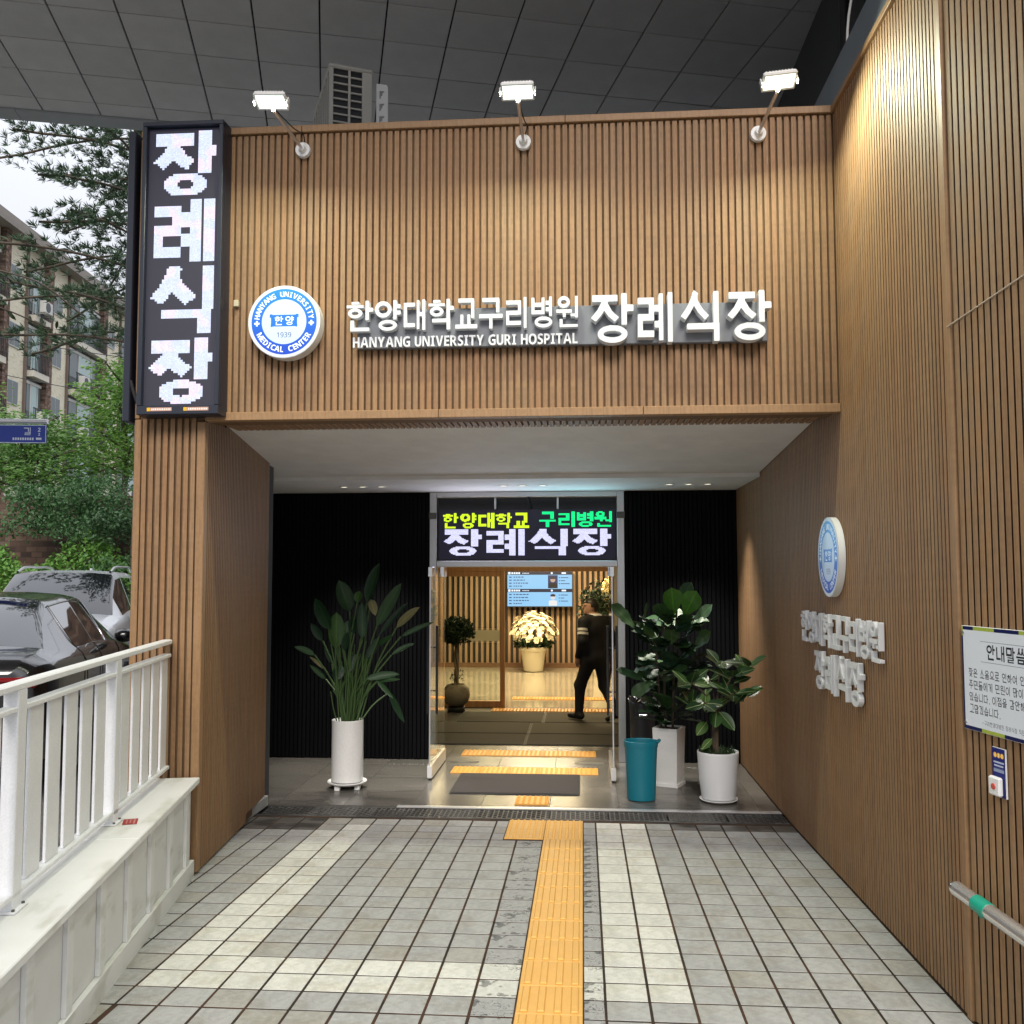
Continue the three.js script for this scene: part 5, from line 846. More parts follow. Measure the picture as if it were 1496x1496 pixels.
  mesh('easel', [bar([-0.3, 0, 0.1], [-0.02, 2.1, 0], 0.02), bar([0.3, 0, 0.1], [0.02, 2.1, 0], 0.02), bar([0, 0, -0.45], [0, 2.0, -0.02], 0.02)], bk, w);
  mesh('cream_flowers', leafCloud(1300, (i, r2) => { const a = r2() * 6.28, d = Math.sqrt(r2()) * 0.36; return [[Math.cos(a) * d, 1.62 + Math.sin(a) * d * 1.25, 0.06 + r2() * 0.1], 0.06]; }, 106, 0.8), S(lin(0.72, 0.62, 0.36), 0.7, { side: THREE.DoubleSide }), w);
  mesh('yellow_flowers', leafCloud(300, (i, r2) => { const a = r2() * 6.28, d = Math.sqrt(r2()) * 0.17; return [[0.05 + Math.cos(a) * d, 1.45 + Math.sin(a) * d * 1.4, 0.14 + r2() * 0.06], 0.06]; }, 107, 0.8), S(lin(0.75, 0.5, 0.03), 0.7, { side: THREE.DoubleSide }), w);
}
// ---------------------------------------------------------------- walking person
function surfaceNet(f, lo, hi, h, colour) {
  const n = [0, 1, 2].map((k) => Math.ceil((hi[k] - lo[k]) / h) + 1), id = (i, j, k) => (k * n[1] + j) * n[0] + i, F = new Float32Array(n[0] * n[1] * n[2]);
  for (let k = 0; k < n[2]; k++) for (let j = 0; j < n[1]; j++) for (let i = 0; i < n[0]; i++) F[id(i, j, k)] = f(lo[0] + i * h, lo[1] + j * h, lo[2] + k * h);
  const vid = new Int32Array(F.length).fill(-1), P = [], idx = [];
  for (let k = 0; k < n[2] - 1; k++) for (let j = 0; j < n[1] - 1; j++) for (let i = 0; i < n[0] - 1; i++) {
    let c = 0, x = 0, y = 0, z = 0;
    for (const [a, b] of NE) { const A = F[id(i + (a & 1), j + ((a >> 1) & 1), k + (a >> 2))], B = F[id(i + (b & 1), j + ((b >> 1) & 1), k + (b >> 2))]; if ((A < 0) !== (B < 0)) { const t = A / (A - B); x += (a & 1) + ((b & 1) - (a & 1)) * t; y += ((a >> 1) & 1) + (((b >> 1) & 1) - ((a >> 1) & 1)) * t; z += (a >> 2) + ((b >> 2) - (a >> 2)) * t; c++; } }
    if (c) { vid[id(i, j, k)] = P.length / 3; P.push(lo[0] + (i + x / c) * h, lo[1] + (j + y / c) * h, lo[2] + (k + z / c) * h); }
  }
  const q = (a, b, c, d, fl) => { if (a < 0 || b < 0 || c < 0 || d < 0) return; fl ? idx.push(a, b, c, a, c, d) : idx.push(a, c, b, a, d, c); };
  for (let k = 1; k < n[2] - 1; k++) for (let j = 1; j < n[1] - 1; j++) for (let i = 1; i < n[0] - 1; i++) {
    const s = F[id(i, j, k)] < 0;
    if (s !== F[id(i + 1, j, k)] < 0) q(vid[id(i, j - 1, k - 1)], vid[id(i, j, k - 1)], vid[id(i, j, k)], vid[id(i, j - 1, k)], s);
    if (s !== F[id(i, j + 1, k)] < 0) q(vid[id(i - 1, j, k - 1)], vid[id(i - 1, j, k)], vid[id(i, j, k)], vid[id(i, j, k - 1)], s);
    if (s !== F[id(i, j, k + 1)] < 0) q(vid[id(i - 1, j - 1, k)], vid[id(i, j - 1, k)], vid[id(i, j, k)], vid[id(i - 1, j, k)], s);
  }
  const g = new THREE.BufferGeometry(); g.setAttribute('position', new THREE.Float32BufferAttribute(P, 3)); g.setIndex(idx); g.computeVertexNormals();
  if (colour) { const C = []; for (let i = 0; i < P.length; i += 3) C.push(...colour(P[i], P[i + 1], P[i + 2])); g.setAttribute('color', new THREE.Float32BufferAttribute(C, 3)); }
  return g;
}
const NE = [[0, 1], [2, 3], [4, 5], [6, 7], [0, 2], [1, 3], [4, 6], [5, 7], [0, 4], [1, 5], [2, 6], [3, 7]];
const smin = (a, b, k) => { const h = Math.max(0, Math.min(1, 0.5 + (0.5 * (b - a)) / k)); return b + (a - b) * h - k * h * (1 - h); };
function cap(a, b, ra, rb) { const d = [b[0] - a[0], b[1] - a[1], b[2] - a[2]], L2 = d[0] ** 2 + d[1] ** 2 + d[2] ** 2; return (x, y, z) => { const t = Math.max(0, Math.min(1, ((x - a[0]) * d[0] + (y - a[1]) * d[1] + (z - a[2]) * d[2]) / L2)); return Math.hypot(x - a[0] - d[0] * t, y - a[1] - d[1] * t, z - a[2] - d[2] * t) - (ra + (rb - ra) * t); }; }
function ell(c, r) { const m = Math.min(...r); return (x, y, z) => (Math.hypot((x - c[0]) / r[0], (y - c[1]) / r[1], (z - c[2]) / r[2]) - 1) * m; }
{
  const p = thing('person', 'person in a dark suit with a white striped armband walking across the vestibule', 'person', [0.16, 0.016, -13.0], 42 * R); p.scale.set(1.1, 1, 1.12);
  // local frame: x right, -z forward
  const hd = [-0.015, 1.545, -0.05];
  const B = [ell([0, 1.26, 0.01], [0.19, 0.2, 0.125]), ell([0, 1.02, 0.0], [0.165, 0.2, 0.115]), ell([0, 0.86, 0.01], [0.172, 0.13, 0.125]),
    cap([-0.17, 1.36, 0], [0.17, 1.36, 0], 0.066, 0.066), cap([0, 1.36, 0], [-0.005, 1.47, -0.03], 0.06, 0.05),
    cap([-0.19, 1.35, 0.0], [-0.235, 1.1, 0.03], 0.068, 0.054), cap([-0.235, 1.1, 0.03], [-0.2, 0.88, -0.09], 0.053, 0.04),
    cap([0.19, 1.35, 0.0], [0.25, 1.1, 0.06], 0.068, 0.054), cap([0.25, 1.1, 0.06], [0.25, 0.88, 0.0], 0.053, 0.04),
    cap([-0.088, 0.84, 0], [-0.095, 0.48, -0.17], 0.098, 0.07), cap([-0.095, 0.48, -0.17], [-0.09, 0.1, -0.2], 0.07, 0.052),
    cap([0.088, 0.84, 0.01], [0.1, 0.47, 0.06], 0.098, 0.07), cap([0.1, 0.47, 0.06], [0.1, 0.13, 0.26], 0.07, 0.052)];
  const feet = [cap([-0.09, 0.055, -0.17], [-0.095, 0.045, -0.36], 0.05, 0.036), cap([0.1, 0.11, 0.28], [0.1, 0.035, 0.11], 0.048, 0.034)];
  const hands = [[-0.2, 0.88, -0.09, -1], [0.25, 0.88, 0.0, 1]].flatMap(([x, y, z, s]) => [cap([x, y, z], [x - 0.003 * s, y - 0.075, z - 0.02], 0.028, 0.032), ...[0, 1, 2, 3].map((k) => cap([x, y - 0.08, z - 0.045 + k * 0.018], [x - 0.018 * s, y - 0.15 + Math.abs(k - 1.5) * 0.008, z - 0.055 + k * 0.016], 0.0095, 0.0085)), cap([x - 0.01 * s, y - 0.03, z - 0.035], [x - 0.025 * s, y - 0.095, z - 0.075], 0.011, 0.0095)]);
  // head, turned to the left
  const ya = 58 * R, ca = Math.cos(ya), sa = Math.sin(ya), W = (q) => [hd[0] + q[0] * ca + q[2] * sa, hd[1] + q[1], hd[2] - q[0] * sa + q[2] * ca];
  const skull = ell(hd, [0.084, 0.112, 0.09]), jaw = ell(W([0, -0.06, -0.025]), [0.06, 0.062, 0.068]), nose = cap(W([0, 0.012, -0.092]), W([0, -0.022, -0.112]), 0.009, 0.013), ears = [cap(W([-0.084, 0.02, 0.005]), W([-0.086, -0.03, 0.008]), 0.015, 0.01), cap(W([0.084, 0.02, 0.005]), W([0.086, -0.03, 0.008]), 0.015, 0.01)], brow = cap(W([-0.04, 0.03, -0.082]), W([0.04, 0.03, -0.082]), 0.012, 0.012), lips = cap(W([-0.02, -0.058, -0.09]), W([0.02, -0.058, -0.09]), 0.008, 0.008), chin = ell(W([0, -0.092, -0.07]), [0.025, 0.02, 0.02]);
  const f = (x, y, z) => {
    let d = 9; for (const b of B) d = smin(d, b(x, y, z), 0.045); for (const b of feet) d = smin(d, b(x, y, z), 0.03);
    let h = smin(skull(x, y, z), jaw(x, y, z), 0.03); h = smin(h, nose(x, y, z), 0.012); h = smin(h, brow(x, y, z), 0.015); h = smin(h, lips(x, y, z), 0.008); h = smin(h, chin(x, y, z), 0.02); for (const e of ears) h = smin(h, e(x, y, z), 0.008);
    d = smin(d, h, 0.02); let m = 9; for (const q of hands) m = smin(m, q(x, y, z), 0.008); return smin(d, m, 0.012);
  };
  const skin = [0.42, 0.23, 0.15], suit = [0.008, 0.008, 0.011], wht = [0.7, 0.7, 0.7];
  const body = surfaceNet(f, [-0.36, -0.01, -0.46], [0.36, 1.7, 0.4], 0.0125, (x, y, z) => { const eye = Math.min(...[-1, 1].map((s) => { const e = W([s * 0.033, 0.012, -0.084]); return Math.hypot(x - e[0], y - e[1], z - e[2]); })); if (eye < 0.012) return [0.03, 0.02, 0.02]; if (y > 1.455) return skin; if (y > 1.43 && Math.hypot(x, z) < 0.09) return wht; if (y < 0.865 && Math.min(...hands.map((q) => q(x, y, z))) < 0.005) return skin; return suit; });
  mesh('body', body, S(0xffffff, 0.75, { vertexColors: true }), p);
  const hairF = (x, y, z) => { const o = Math.max(ell(hd, [0.096, 0.125, 0.102])(x, y, z), 0); const q = [x - hd[0], y - hd[1], z - hd[2]], lx = q[0] * ca - q[2] * sa, lz = q[0] * sa + q[2] * ca; const e = ell(hd, [0.094, 0.122, 0.1])(x, y, z); const face = lz + 0.045 - (q[1] > 0.05 ? 0.06 : 0) ; return Math.max(e, -0.035 - q[1] + (lz > 0.02 ? -0.03 : 0.03), -(lz + (q[1] > 0.055 ? 0.09 : 0.02))); };
  mesh('hair', surfaceNet(hairF, [hd[0] - 0.13, hd[1] - 0.14, hd[2] - 0.14], [hd[0] + 0.13, hd[1] + 0.14, hd[2] + 0.14], 0.009), S(lin(0.012, 0.01, 0.009), 0.5), p);
  const arm = [-0.19, 1.35, 0.0], el = [-0.235, 1.1, 0.03]; const at = (t) => arm.map((v, i) => v + (el[i] - v) * t);
  for (const t0 of [0.36, 0.56]) { const a = at(t0), b = at(t0 + 0.13); const g = new THREE.CylinderGeometry(0.069, 0.067, 0.034, 20, 1, true); g.applyQuaternion(new THREE.Quaternion().setFromUnitVectors(new THREE.Vector3(0, -1, 0), V3(b).sub(V3(a)).normalize())); g.translate((a[0] + b[0]) / 2, (a[1] + b[1]) / 2, (a[2] + b[2]) / 2); mesh('armband_stripe', g, S(lin(0.75, 0.72, 0.66), 0.7, { side: THREE.DoubleSide }), p); }
}

// ---------------------------------------------------------------- ramp parapet and railing
const PT = Math.atan2(-0.982, 0.19);
{
  const t = thing('ramp_parapet', 'low white panelled parapet along the left edge of the ramp', 'parapet', [-2.526, 0, -5.96], PT);   // local x towards the street, z away from the ramp
  const g0 = (s) => 0.049 + 0.0252 * s, S0 = -0.16, S1 = 6;
  mesh('wall', boxUV(bxc(S0, S1, -0.2, 0.645, 0.02, 0.27)), M.parPanel, t);
  const pl = new THREE.Shape([[S0, -0.1], [S1, -0.1], [S1, g0(S1) + 0.11], [S0, g0(S0) + 0.11]].map((p) => new THREE.Vector2(...p)));
  mesh('plinth', boxUV(new THREE.ExtrudeGeometry(pl, { depth: 0.028, bevelEnabled: false }).translate(0, 0, -0.01)), M.parWhite, t);
  const cuts = [S0, 1.28, 3.1, S1]; for (let i = 0; i < 3; i++) mesh('cap', boxUV(cbc(cuts[i] + (i ? 0.0015 : 0), cuts[i + 1] - 0.0015, 0.645, 0.685, -0.035, 0.31, 0.005), 0.8, i * 0.3, i * 0.2), M.parWhite, t);
  for (let s = -0.03; s < S1; s += 0.43) mesh('batten', boxUV(cbc(s, s + 0.075, g0(s) + 0.112, 0.644, -0.002, 0.02, 0.003), 1, s, s * 0.3), M.parWhite, t);
  const [sx, sz] = [0.95, 0.1];
  const pr = new Print(96, 64, [0.6, 0.18, 0.16]); pr.rect(8, 10, 88, 18, [0.75, 0.5, 0.48]); pr.rect(8, 28, 70, 34, [0.75, 0.5, 0.48]); pr.rect(8, 44, 80, 50, [0.75, 0.5, 0.48]);
  const c = Math.cos(PT), s = Math.sin(PT), wx = -2.526 + sx * c + sz * s, wz = -5.96 - sx * s + sz * c;
  const k = top('floor_sticker', new THREE.PlaneGeometry(0.12, 0.075).rotateX(-Math.PI / 2), S(0xffffff, 0.6, { map: pr.tex() }), 'faded red sticker lying on the white parapet cap', 'sticker'); k.position.set(wx, 0.687, wz); k.rotation.y = PT + 0.2;

  const r = thing('ramp_railing', 'white metal railing with flat upright pickets on the parapet', 'railing', [-2.526, 0, -5.96], PT);
  const z = 0.2, E0 = -0.205;
  mesh('top_rail', boxUV(cbc(E0, S1, 1.555, 1.585, z - 0.032, z + 0.032, 0.006)), M.railWhite, r);
  mesh('middle_rail', boxUV(cbc(E0, S1, 1.468, 1.492, z - 0.028, z + 0.028, 0.005)), M.railWhite, r);
  mesh('bottom_rail', boxUV(cbc(E0, S1, 0.735, 0.758, z - 0.03, z + 0.03, 0.004)), M.railWhite, r);
  const pg = boxUV(cb(0.15, 0.708, 0.014, 0.002, 0, 0.354, 0)), post = boxUV(cb(0.09, 0.87, 0.06, 0.004, 0, 0.435, 0)), foot = [cb(0.13, 0.008, 0.1, 0.002, 0, 0.004, 0)];
  let n = 0; for (let q = -0.125; q < S1; q += 0.2185, n++) {
    if (n % 6 === 5) { const m = mesh('post', post, M.railWhite, r); m.position.set(q, 0.686, z); mesh('foot_plate', foot, M.railWhite, m); mesh('bolt', [[-0.05, -0.035], [0.05, -0.035], [-0.05, 0.035], [0.05, 0.035]].map(([a, b]) => new THREE.CylinderGeometry(0.007, 0.007, 0.008, 8).translate(a, 0.011, b)), M.iron, m); }
    else mesh('picket', pg, M.railWhite, r).position.set(q, 0.759, z);
  }
}
// ---------------------------------------------------------------- parking ground
{
  const pts = [[-2.86, -6.12], [-3.06, -6.2], [-3.06, -8.5], [-3.8, -8.5], [-3.8, -10.8], [-5.5, -14], [-5.5, -21], [-30, -80], [-120, -80], [-120, 60], [-0.4, 60], [-0.4, 6.3]];
  const sh = new THREE.Shape(pts.map(([x, z]) => new THREE.Vector2(x, -z)));
  struct('parking_ground', boxUV(new THREE.ExtrudeGeometry(sh, { depth: 0.7, bevelEnabled: false }).rotateX(-Math.PI / 2).translate(0, -0.32, 0), 0.5), M.asph);
  struct('street_apron', boxUV(bxc(-3.2, 40, -0.3, 0.26, 4.3, 60), 0.5), M.conc);
}
// ---------------------------------------------------------------- cars
function car(name, label, o) {
  const t = thing(name, label, 'car', o.pos, o.turn);
  const n = 10, ring = (s) => { const { b: yb, k: yB, t: yT, w: wB, q: wT } = s, L = (a, b, f) => a + (b - a) * f; return [[yb, wB * 0.8], [yb + 0.06, wB - 0.06], [L(yb, yB, 0.45), wB + 0.005], [yB - 0.07, wB], [yB, wB - 0.035], [L(yB, yT, 0.1), L(wB - 0.045, wT, 0.12)], [L(yB, yT, 0.86), L(wB - 0.045, wT, 0.84)], [yT - 0.004, wT - 0.02], [yT + 0.018, wT * 0.55], [yT + 0.022, 0]]; };
  const body = [], glass = [], st = o.st.map((s) => ({ ...s, r: ring(s) }));
  const P = (s, i, m) => [m * s.r[i][1], s.r[i][0], s.x];
  for (let a = 0; a < st.length - 1; a++) for (let i = 0; i < n - 1; i++) for (const m of [1, -1]) {
    const A = st[a], B = st[a + 1], v = [P(A, i, m), P(B, i, m), P(B, i + 1, m), P(A, i + 1, m)], side = i === 5 && A.win, screen = i >= 6 && A.scr;
    (side || screen ? glass : body).push(m > 0 ? v : v.reverse());
  }
  for (const [s, dir] of [[st[0], -1], [st[st.length - 1], 1]]) for (let i = 0; i < n - 1; i++) { const v = [P(s, i, 1), P(s, i + 1, 1), P(s, i + 1, -1), P(s, i, -1)]; body.push(dir > 0 ? v.reverse() : v); }
  const build = (q) => { const pos = [], idx = [], key = new Map(); for (const v of q) { const id = v.map((p) => { const k = p.map((c) => Math.round(c * 2000)).join(); if (!key.has(k)) { key.set(k, pos.length / 3); pos.push(...p); } return key.get(k); }); idx.push(id[0], id[2], id[1], id[0], id[3], id[2]); } const g = new THREE.BufferGeometry(); g.setAttribute('position', new THREE.Float32BufferAttribute(pos, 3)); g.setIndex(idx); g.computeVertexNormals(); return g; };
  mesh('body', build(body), o.paint, t);
  if (o.trim) for (const m of [1, -1]) { const q = st.slice(o.trim[0], o.trim[1]); mesh('window_trim', tube([...q.map((s) => [m * (s.r[6][1] + 0.002), s.r[6][0] + 0.004, s.x]), ...q.slice().reverse().map((s) => [m * (s.r[5][1] + 0.002), s.r[5][0] - 0.004, s.x])].concat([[m * (q[0].r[6][1] + 0.002), q[0].r[6][0], q[0].x]]), 0.007, 5, 60), M.chrome, t); for (const s of o.seams || []) { const a = st.find((q2) => q2.x >= s), pt = (i) => [m * (a.r[i][1] + 0.001), a.r[i][0], s]; mesh('door_seam', tube([pt(5), pt(4), pt(3), pt(2), pt(1)], 0.004, 4, 12), M.rubber, t); } }
  mesh('windows', build(glass), PH(lin(0.01, 0.012, 0.014), 0.04, { clearcoat: 1, clearcoatRoughness: 0.02 }), t);
  const rim = S(lin(0.45, 0.46, 0.47), 0.3, { metalness: 0.8 });
  for (const z of o.axles) for (const m of [1, -1]) {
    const w = mesh('wheel', new THREE.CylinderGeometry(0.34, 0.34, 0.22, 32).rotateZ(Math.PI / 2).translate(m * (o.hw - 0.1), 0.34, z), M.rubber, t);
    mesh('rim', [new THREE.CylinderGeometry(0.235, 0.235, 0.01, 28).rotateZ(Math.PI / 2).translate(m * (o.hw + 0.013), 0.34, z), ...[0, 1, 2, 3, 4].map((k) => cb(0.02, 0.22, 0.05, 0.004, 0, 0.11, 0).rotateX(k * 1.2566).translate(m * (o.hw + 0.016), 0.34, z))], rim, w);
  }
  return t;
}
const stn = (x, b, k, t, w, q, f = {}) => ({ x, b, k, t, w, q, ...f });
{
  const black = PH(lin(0.006, 0.006, 0.007), 0.25, { clearcoat: 1, clearcoatRoughness: 0.03 });
  // z runs from the tail (0) to the nose
  const st = [stn(0, 0.42, 0.9, 0.95, 0.78, 0.68), stn(0.08, 0.3, 0.98, 1.04, 0.88, 0.74), stn(0.35, 0.24, 0.99, 1.07, 0.925, 0.76), stn(0.62, 0.22, 0.99, 1.085, 0.93, 0.74, { scr: 1 }), stn(1.05, 0.22, 0.985, 1.31, 0.935, 0.61, { scr: 1, win: 0 }), stn(1.42, 0.22, 0.98, 1.43, 0.935, 0.565, { win: 1 }), stn(1.95, 0.22, 0.97, 1.455, 0.935, 0.57, { win: 1 }), stn(2.2, 0.22, 0.965, 1.46, 0.935, 0.575), stn(2.25, 0.22, 0.965, 1.46, 0.935, 0.575, { win: 1 }), stn(2.85, 0.22, 0.955, 1.42, 0.935, 0.58, { scr: 1, win: 1 }), stn(3.25, 0.22, 0.95, 1.22, 0.935, 0.67, { scr: 1 }), stn(3.62, 0.22, 0.93, 1.0, 0.93, 0.76), stn(4.4, 0.24, 0.84, 0.92, 0.91, 0.74), stn(4.8, 0.28, 0.7, 0.78, 0.85, 0.66), stn(4.93, 0.36, 0.58, 0.62, 0.74, 0.58)];
  const hd = Math.PI + 19 * R;   // nose points away from the camera, turned to the left
  const c = car('black_sedan', 'glossy black sedan parked behind the white railing, tail lights facing the ramp', { pos: [-4.62, 0.38, -6.1], turn: hd, st, paint: black, axles: [1.0, 3.92], hw: 0.93, trim: [5, 10], seams: [1.42, 2.2, 3.25] });
  const red = S(lin(0.16, 0.004, 0.006), 0.2, { emissive: new THREE.Color(0.35, 0.01, 0.01), emissiveIntensity: 0.03 });
  mesh('tail_light', [cb(1.62, 0.035, 0.05, 0.01, 0, 0.905, 0.0), cb(0.28, 0.05, 0.06, 0.012, -0.71, 0.872, 0.03), cb(0.28, 0.05, 0.06, 0.012, 0.71, 0.872, 0.03)], red, c);
  for (const x of [1, -1]) for (const z of [1.75, 2.75]) mesh('door_handle', cb(0.025, 0.03, 0.22, 0.006, x * 0.945, 0.835, z), M.chrome, c);
  for (const x of [1, -1]) mesh('mirror', new THREE.SphereGeometry(0.1, 14, 10).scale(1, 0.7, 0.8).translate(x * 1.02, 1.02, 3.02), black, c);
  mesh('bumper', cb(1.7, 0.16, 0.1, 0.03, 0, 0.42, 0.02), black, c);
  mesh('number_plate', cb(0.46, 0.11, 0.01, 0.002, 0, 0.68, -0.002), M.white, c);

  const white = PH(lin(0.84, 0.85, 0.86), 0.35, { clearcoat: 0.8, clearcoatRoughness: 0.05 });
  const sv = [stn(0, 0.45, 1.0, 1.06, 0.8, 0.7), stn(0.1, 0.32, 1.08, 1.4, 0.9, 0.64), stn(0.35, 0.26, 1.08, 1.6, 0.925, 0.62, { win: 1 }), stn(1.2, 0.25, 1.07, 1.66, 0.93, 0.63), stn(1.26, 0.25, 1.07, 1.66, 0.93, 0.63, { win: 1 }), stn(2.3, 0.25, 1.05, 1.675, 0.93, 0.64), stn(2.36, 0.25, 1.05, 1.675, 0.93, 0.64, { win: 1 }), stn(2.8, 0.25, 1.04, 1.64, 0.93, 0.65, { scr: 1, win: 1 }), stn(3.3, 0.25, 1.03, 1.35, 0.93, 0.7, { scr: 1 }), stn(3.62, 0.25, 1.02, 1.09, 0.925, 0.76), stn(4.2, 0.27, 0.97, 1.04, 0.91, 0.74), stn(4.55, 0.3, 0.88, 0.95, 0.87, 0.7), stn(4.66, 0.4, 0.7, 0.75, 0.78, 0.6)];
  const s = car('white_suv', 'white sport utility vehicle facing the black sedan, roof rails on top', { pos: [-8.3, 0.38, -15.6], turn: 19 * R, st: sv, paint: white, axles: [0.9, 3.65], hw: 0.925 });
  for (const x of [1, -1]) mesh('roof_rail', tube([[x * 0.58, 1.67, 0.4], [x * 0.6, 1.735, 0.7], [x * 0.61, 1.745, 1.6], [x * 0.61, 1.735, 2.4], [x * 0.61, 1.67, 2.75]], 0.018, 6, 20), M.alu, s);
  for (const x of [1, -1]) mesh('mirror', new THREE.SphereGeometry(0.11, 14, 10).scale(1, 0.75, 0.7).translate(x * 1.03, 1.12, 2.98), white, s);
  for (const x of [1, -1]) mesh('headlight', cb(0.3, 0.1, 0.1, 0.02, x * 0.68, 0.82, 4.58), M.chrome, s);
  mesh('grille', cb(0.9, 0.22, 0.06, 0.02, 0, 0.66, 4.64), M.dark, s);
  mesh('antenna', cb(0.03, 0.05, 0.12, 0.01, 0, 1.71, 0.6), white, s);
}
// ---------------------------------------------------------------- brick wall, ground cover, trees
{
  const mB = S(lin(0.12, 0.085, 0.065), 0.9, { map: T.brick });
  top('retaining_wall', boxUV(strip([-24, -19.4], [-6.0, -20.6], 0.3, 3.75, 0.5, 0), 0.35), mB, 'dark brick retaining wall half covered by shrubs behind the parked cars', 'wall');
  struct('upper_ground', boxUV(bxc(-60, -6, 0.3, 3.6, -60, -20.95), 0.4), S(lin(0.07, 0.075, 0.04), 0.95, { map: T.asph }));
  const iv = (n, seed, fn, col, sz, label, cat, kind) => { const m = top(cat === 'ground cover' ? 'ground_cover' : 'shrub', leafCloud(n, (i, r) => { const p = fn(r); return [p, sz * (0.7 + 0.6 * r())]; }, seed, 0.6), PH(lin(...col), 0.55, { side: THREE.DoubleSide, transmission: 0.3, thickness: 0 }), label, cat); if (kind) m.userData.kind = kind; return m; };
  const lump = (cx, cy, cz, rx, ry, rz, s) => { const q = rng(900 + s), sub = Array.from({ length: 16 }, () => [cx + (q() - 0.5) * 1.7 * rx, cy + (q() - 0.5) * 1.7 * ry, cz + (q() - 0.5) * 1.4 * rz, 0.22 + 0.3 * q()]); return (r) => { const c = sub[Math.floor(r() * 16)], a = r() * 6.28, d = Math.pow(r(), 0.6) * c[3] * 1.9; return [c[0] + Math.cos(a) * d, Math.max(0.4, c[1] + (r() - 0.5) * c[3] * 0.9 - d * 0.25 + 0.1 * Math.sin(a * 5)), c[2] + Math.sin(a) * d * 0.8]; }; };
  iv(16000, 301, (r) => { const x = -16.5 + r() * 8.5, y = 0.4 + 2.5 * Math.pow(r(), 0.8) * (0.55 + 0.6 * vnoise(x * 0.9, 2, 5)); return [x, y + 0.15 * vnoise(x * 3, y * 3, 6), -18.6 + 1.6 * (1 - y / 2.9) + (r() - 0.5) * 0.5]; }, [0.14, 0.32, 0.045], 0.1, 'bright green low ground cover on the bank behind the white vehicle', 'ground cover', 'stuff');
  iv(9000, 302, lump(-8.9, 2.5, -18.6, 1.25, 1.25, 0.9, 1), [0.045, 0.12, 0.035], 0.085, 'dark green shrub on the bank beside the slatted pillar', 'shrub');
  iv(6500, 303, lump(-10.6, 3.45, -19.0, 1.2, 0.75, 0.8, 2), [0.06, 0.16, 0.045], 0.08, 'mid green shrub hanging over the brick wall', 'shrub');
  iv(4500, 304, lump(-8.6, 1.5, -18.0, 1.0, 0.9, 0.7, 3), [0.06, 0.16, 0.035], 0.085, 'low shrub at the foot of the bank next to the pillar', 'shrub');
  iv(3000, 305, lump(-12.9, 1.6, -18.4, 1.0, 0.8, 0.6, 7), [0.24, 0.36, 0.04], 0.1, 'yellow-green bush rising from the ground cover', 'shrub');
  // deciduous trees with light feathery crowns
  const bark = S(lin(0.09, 0.07, 0.05), 0.9);
  function tree(x, z, y0, h, rad, n, col, seed, label) {
    const t = thing('leafy_tree', label, 'tree', [x, y0, z]), r = rng(seed), tips = [];
    mesh('trunk', [tube([[0, -0.1, 0], [0.05, h * 0.3, 0.03], [-0.03, h * 0.6, 0], [0.03, h * 0.9, 0.02]], 0.07, 7, 14)], bark, t);
    const lim = []; for (let i = 0; i < 22; i++) { const y = h * (0.2 + 0.75 * i / 22), a = i * 2.4, l = rad * (0.5 + 0.6 * r()) * (1.15 - 0.6 * i / 22); const e = [Math.cos(a) * l, y + l * 0.25 + r() * 0.2, Math.sin(a) * l]; lim.push(tube([[0, y, 0], [e[0] * 0.5, y + l * 0.2, e[2] * 0.5], e], 0.022, 5, 8)); for (let k = 0; k < 5; k++) tips.push([e[0] * (0.35 + 0.16 * k), y + (e[1] - y) * (0.3 + 0.17 * k), e[2] * (0.35 + 0.16 * k)]); }
    mesh('limbs', lim, bark, t);
    const crown = leafCloud(n, (i, q) => { const p = tips[Math.floor(q() * tips.length)], u = q() * 6.28, d = Math.pow(q(), 0.6) * 0.55; return [[p[0] + Math.cos(u) * d, p[1] + (q() - 0.55) * 0.35 - d * 0.12, p[2] + Math.sin(u) * d], 0.075 + q() * 0.07, [Math.cos(u), -0.25 + (q() - 0.5) * 0.5, Math.sin(u)]]; }, seed + 1, 0.42);
    mesh('crown', crown, PH(lin(...col), 0.5, { side: THREE.DoubleSide, transmission: 0.45, thickness: 0 }), t); return t;
  }
  tree(-10.9, -21.6, 3.6, 3.4, 1.35, 8000, [0.2, 0.4, 0.055], 411, 'slim bright green feathery tree standing above the brick wall by the pillar');
  tree(-13.0, -21.2, 3.4, 2.2, 1.7, 8000, [0.14, 0.31, 0.05], 421, 'spreading green feathery tree above the brick wall below the cream apartment windows');
  tree(-15.2, -21.8, 3.4, 3.2, 1.6, 6000, [0.18, 0.36, 0.06], 431, 'bright green tree above the brick wall beside the blue street sign');
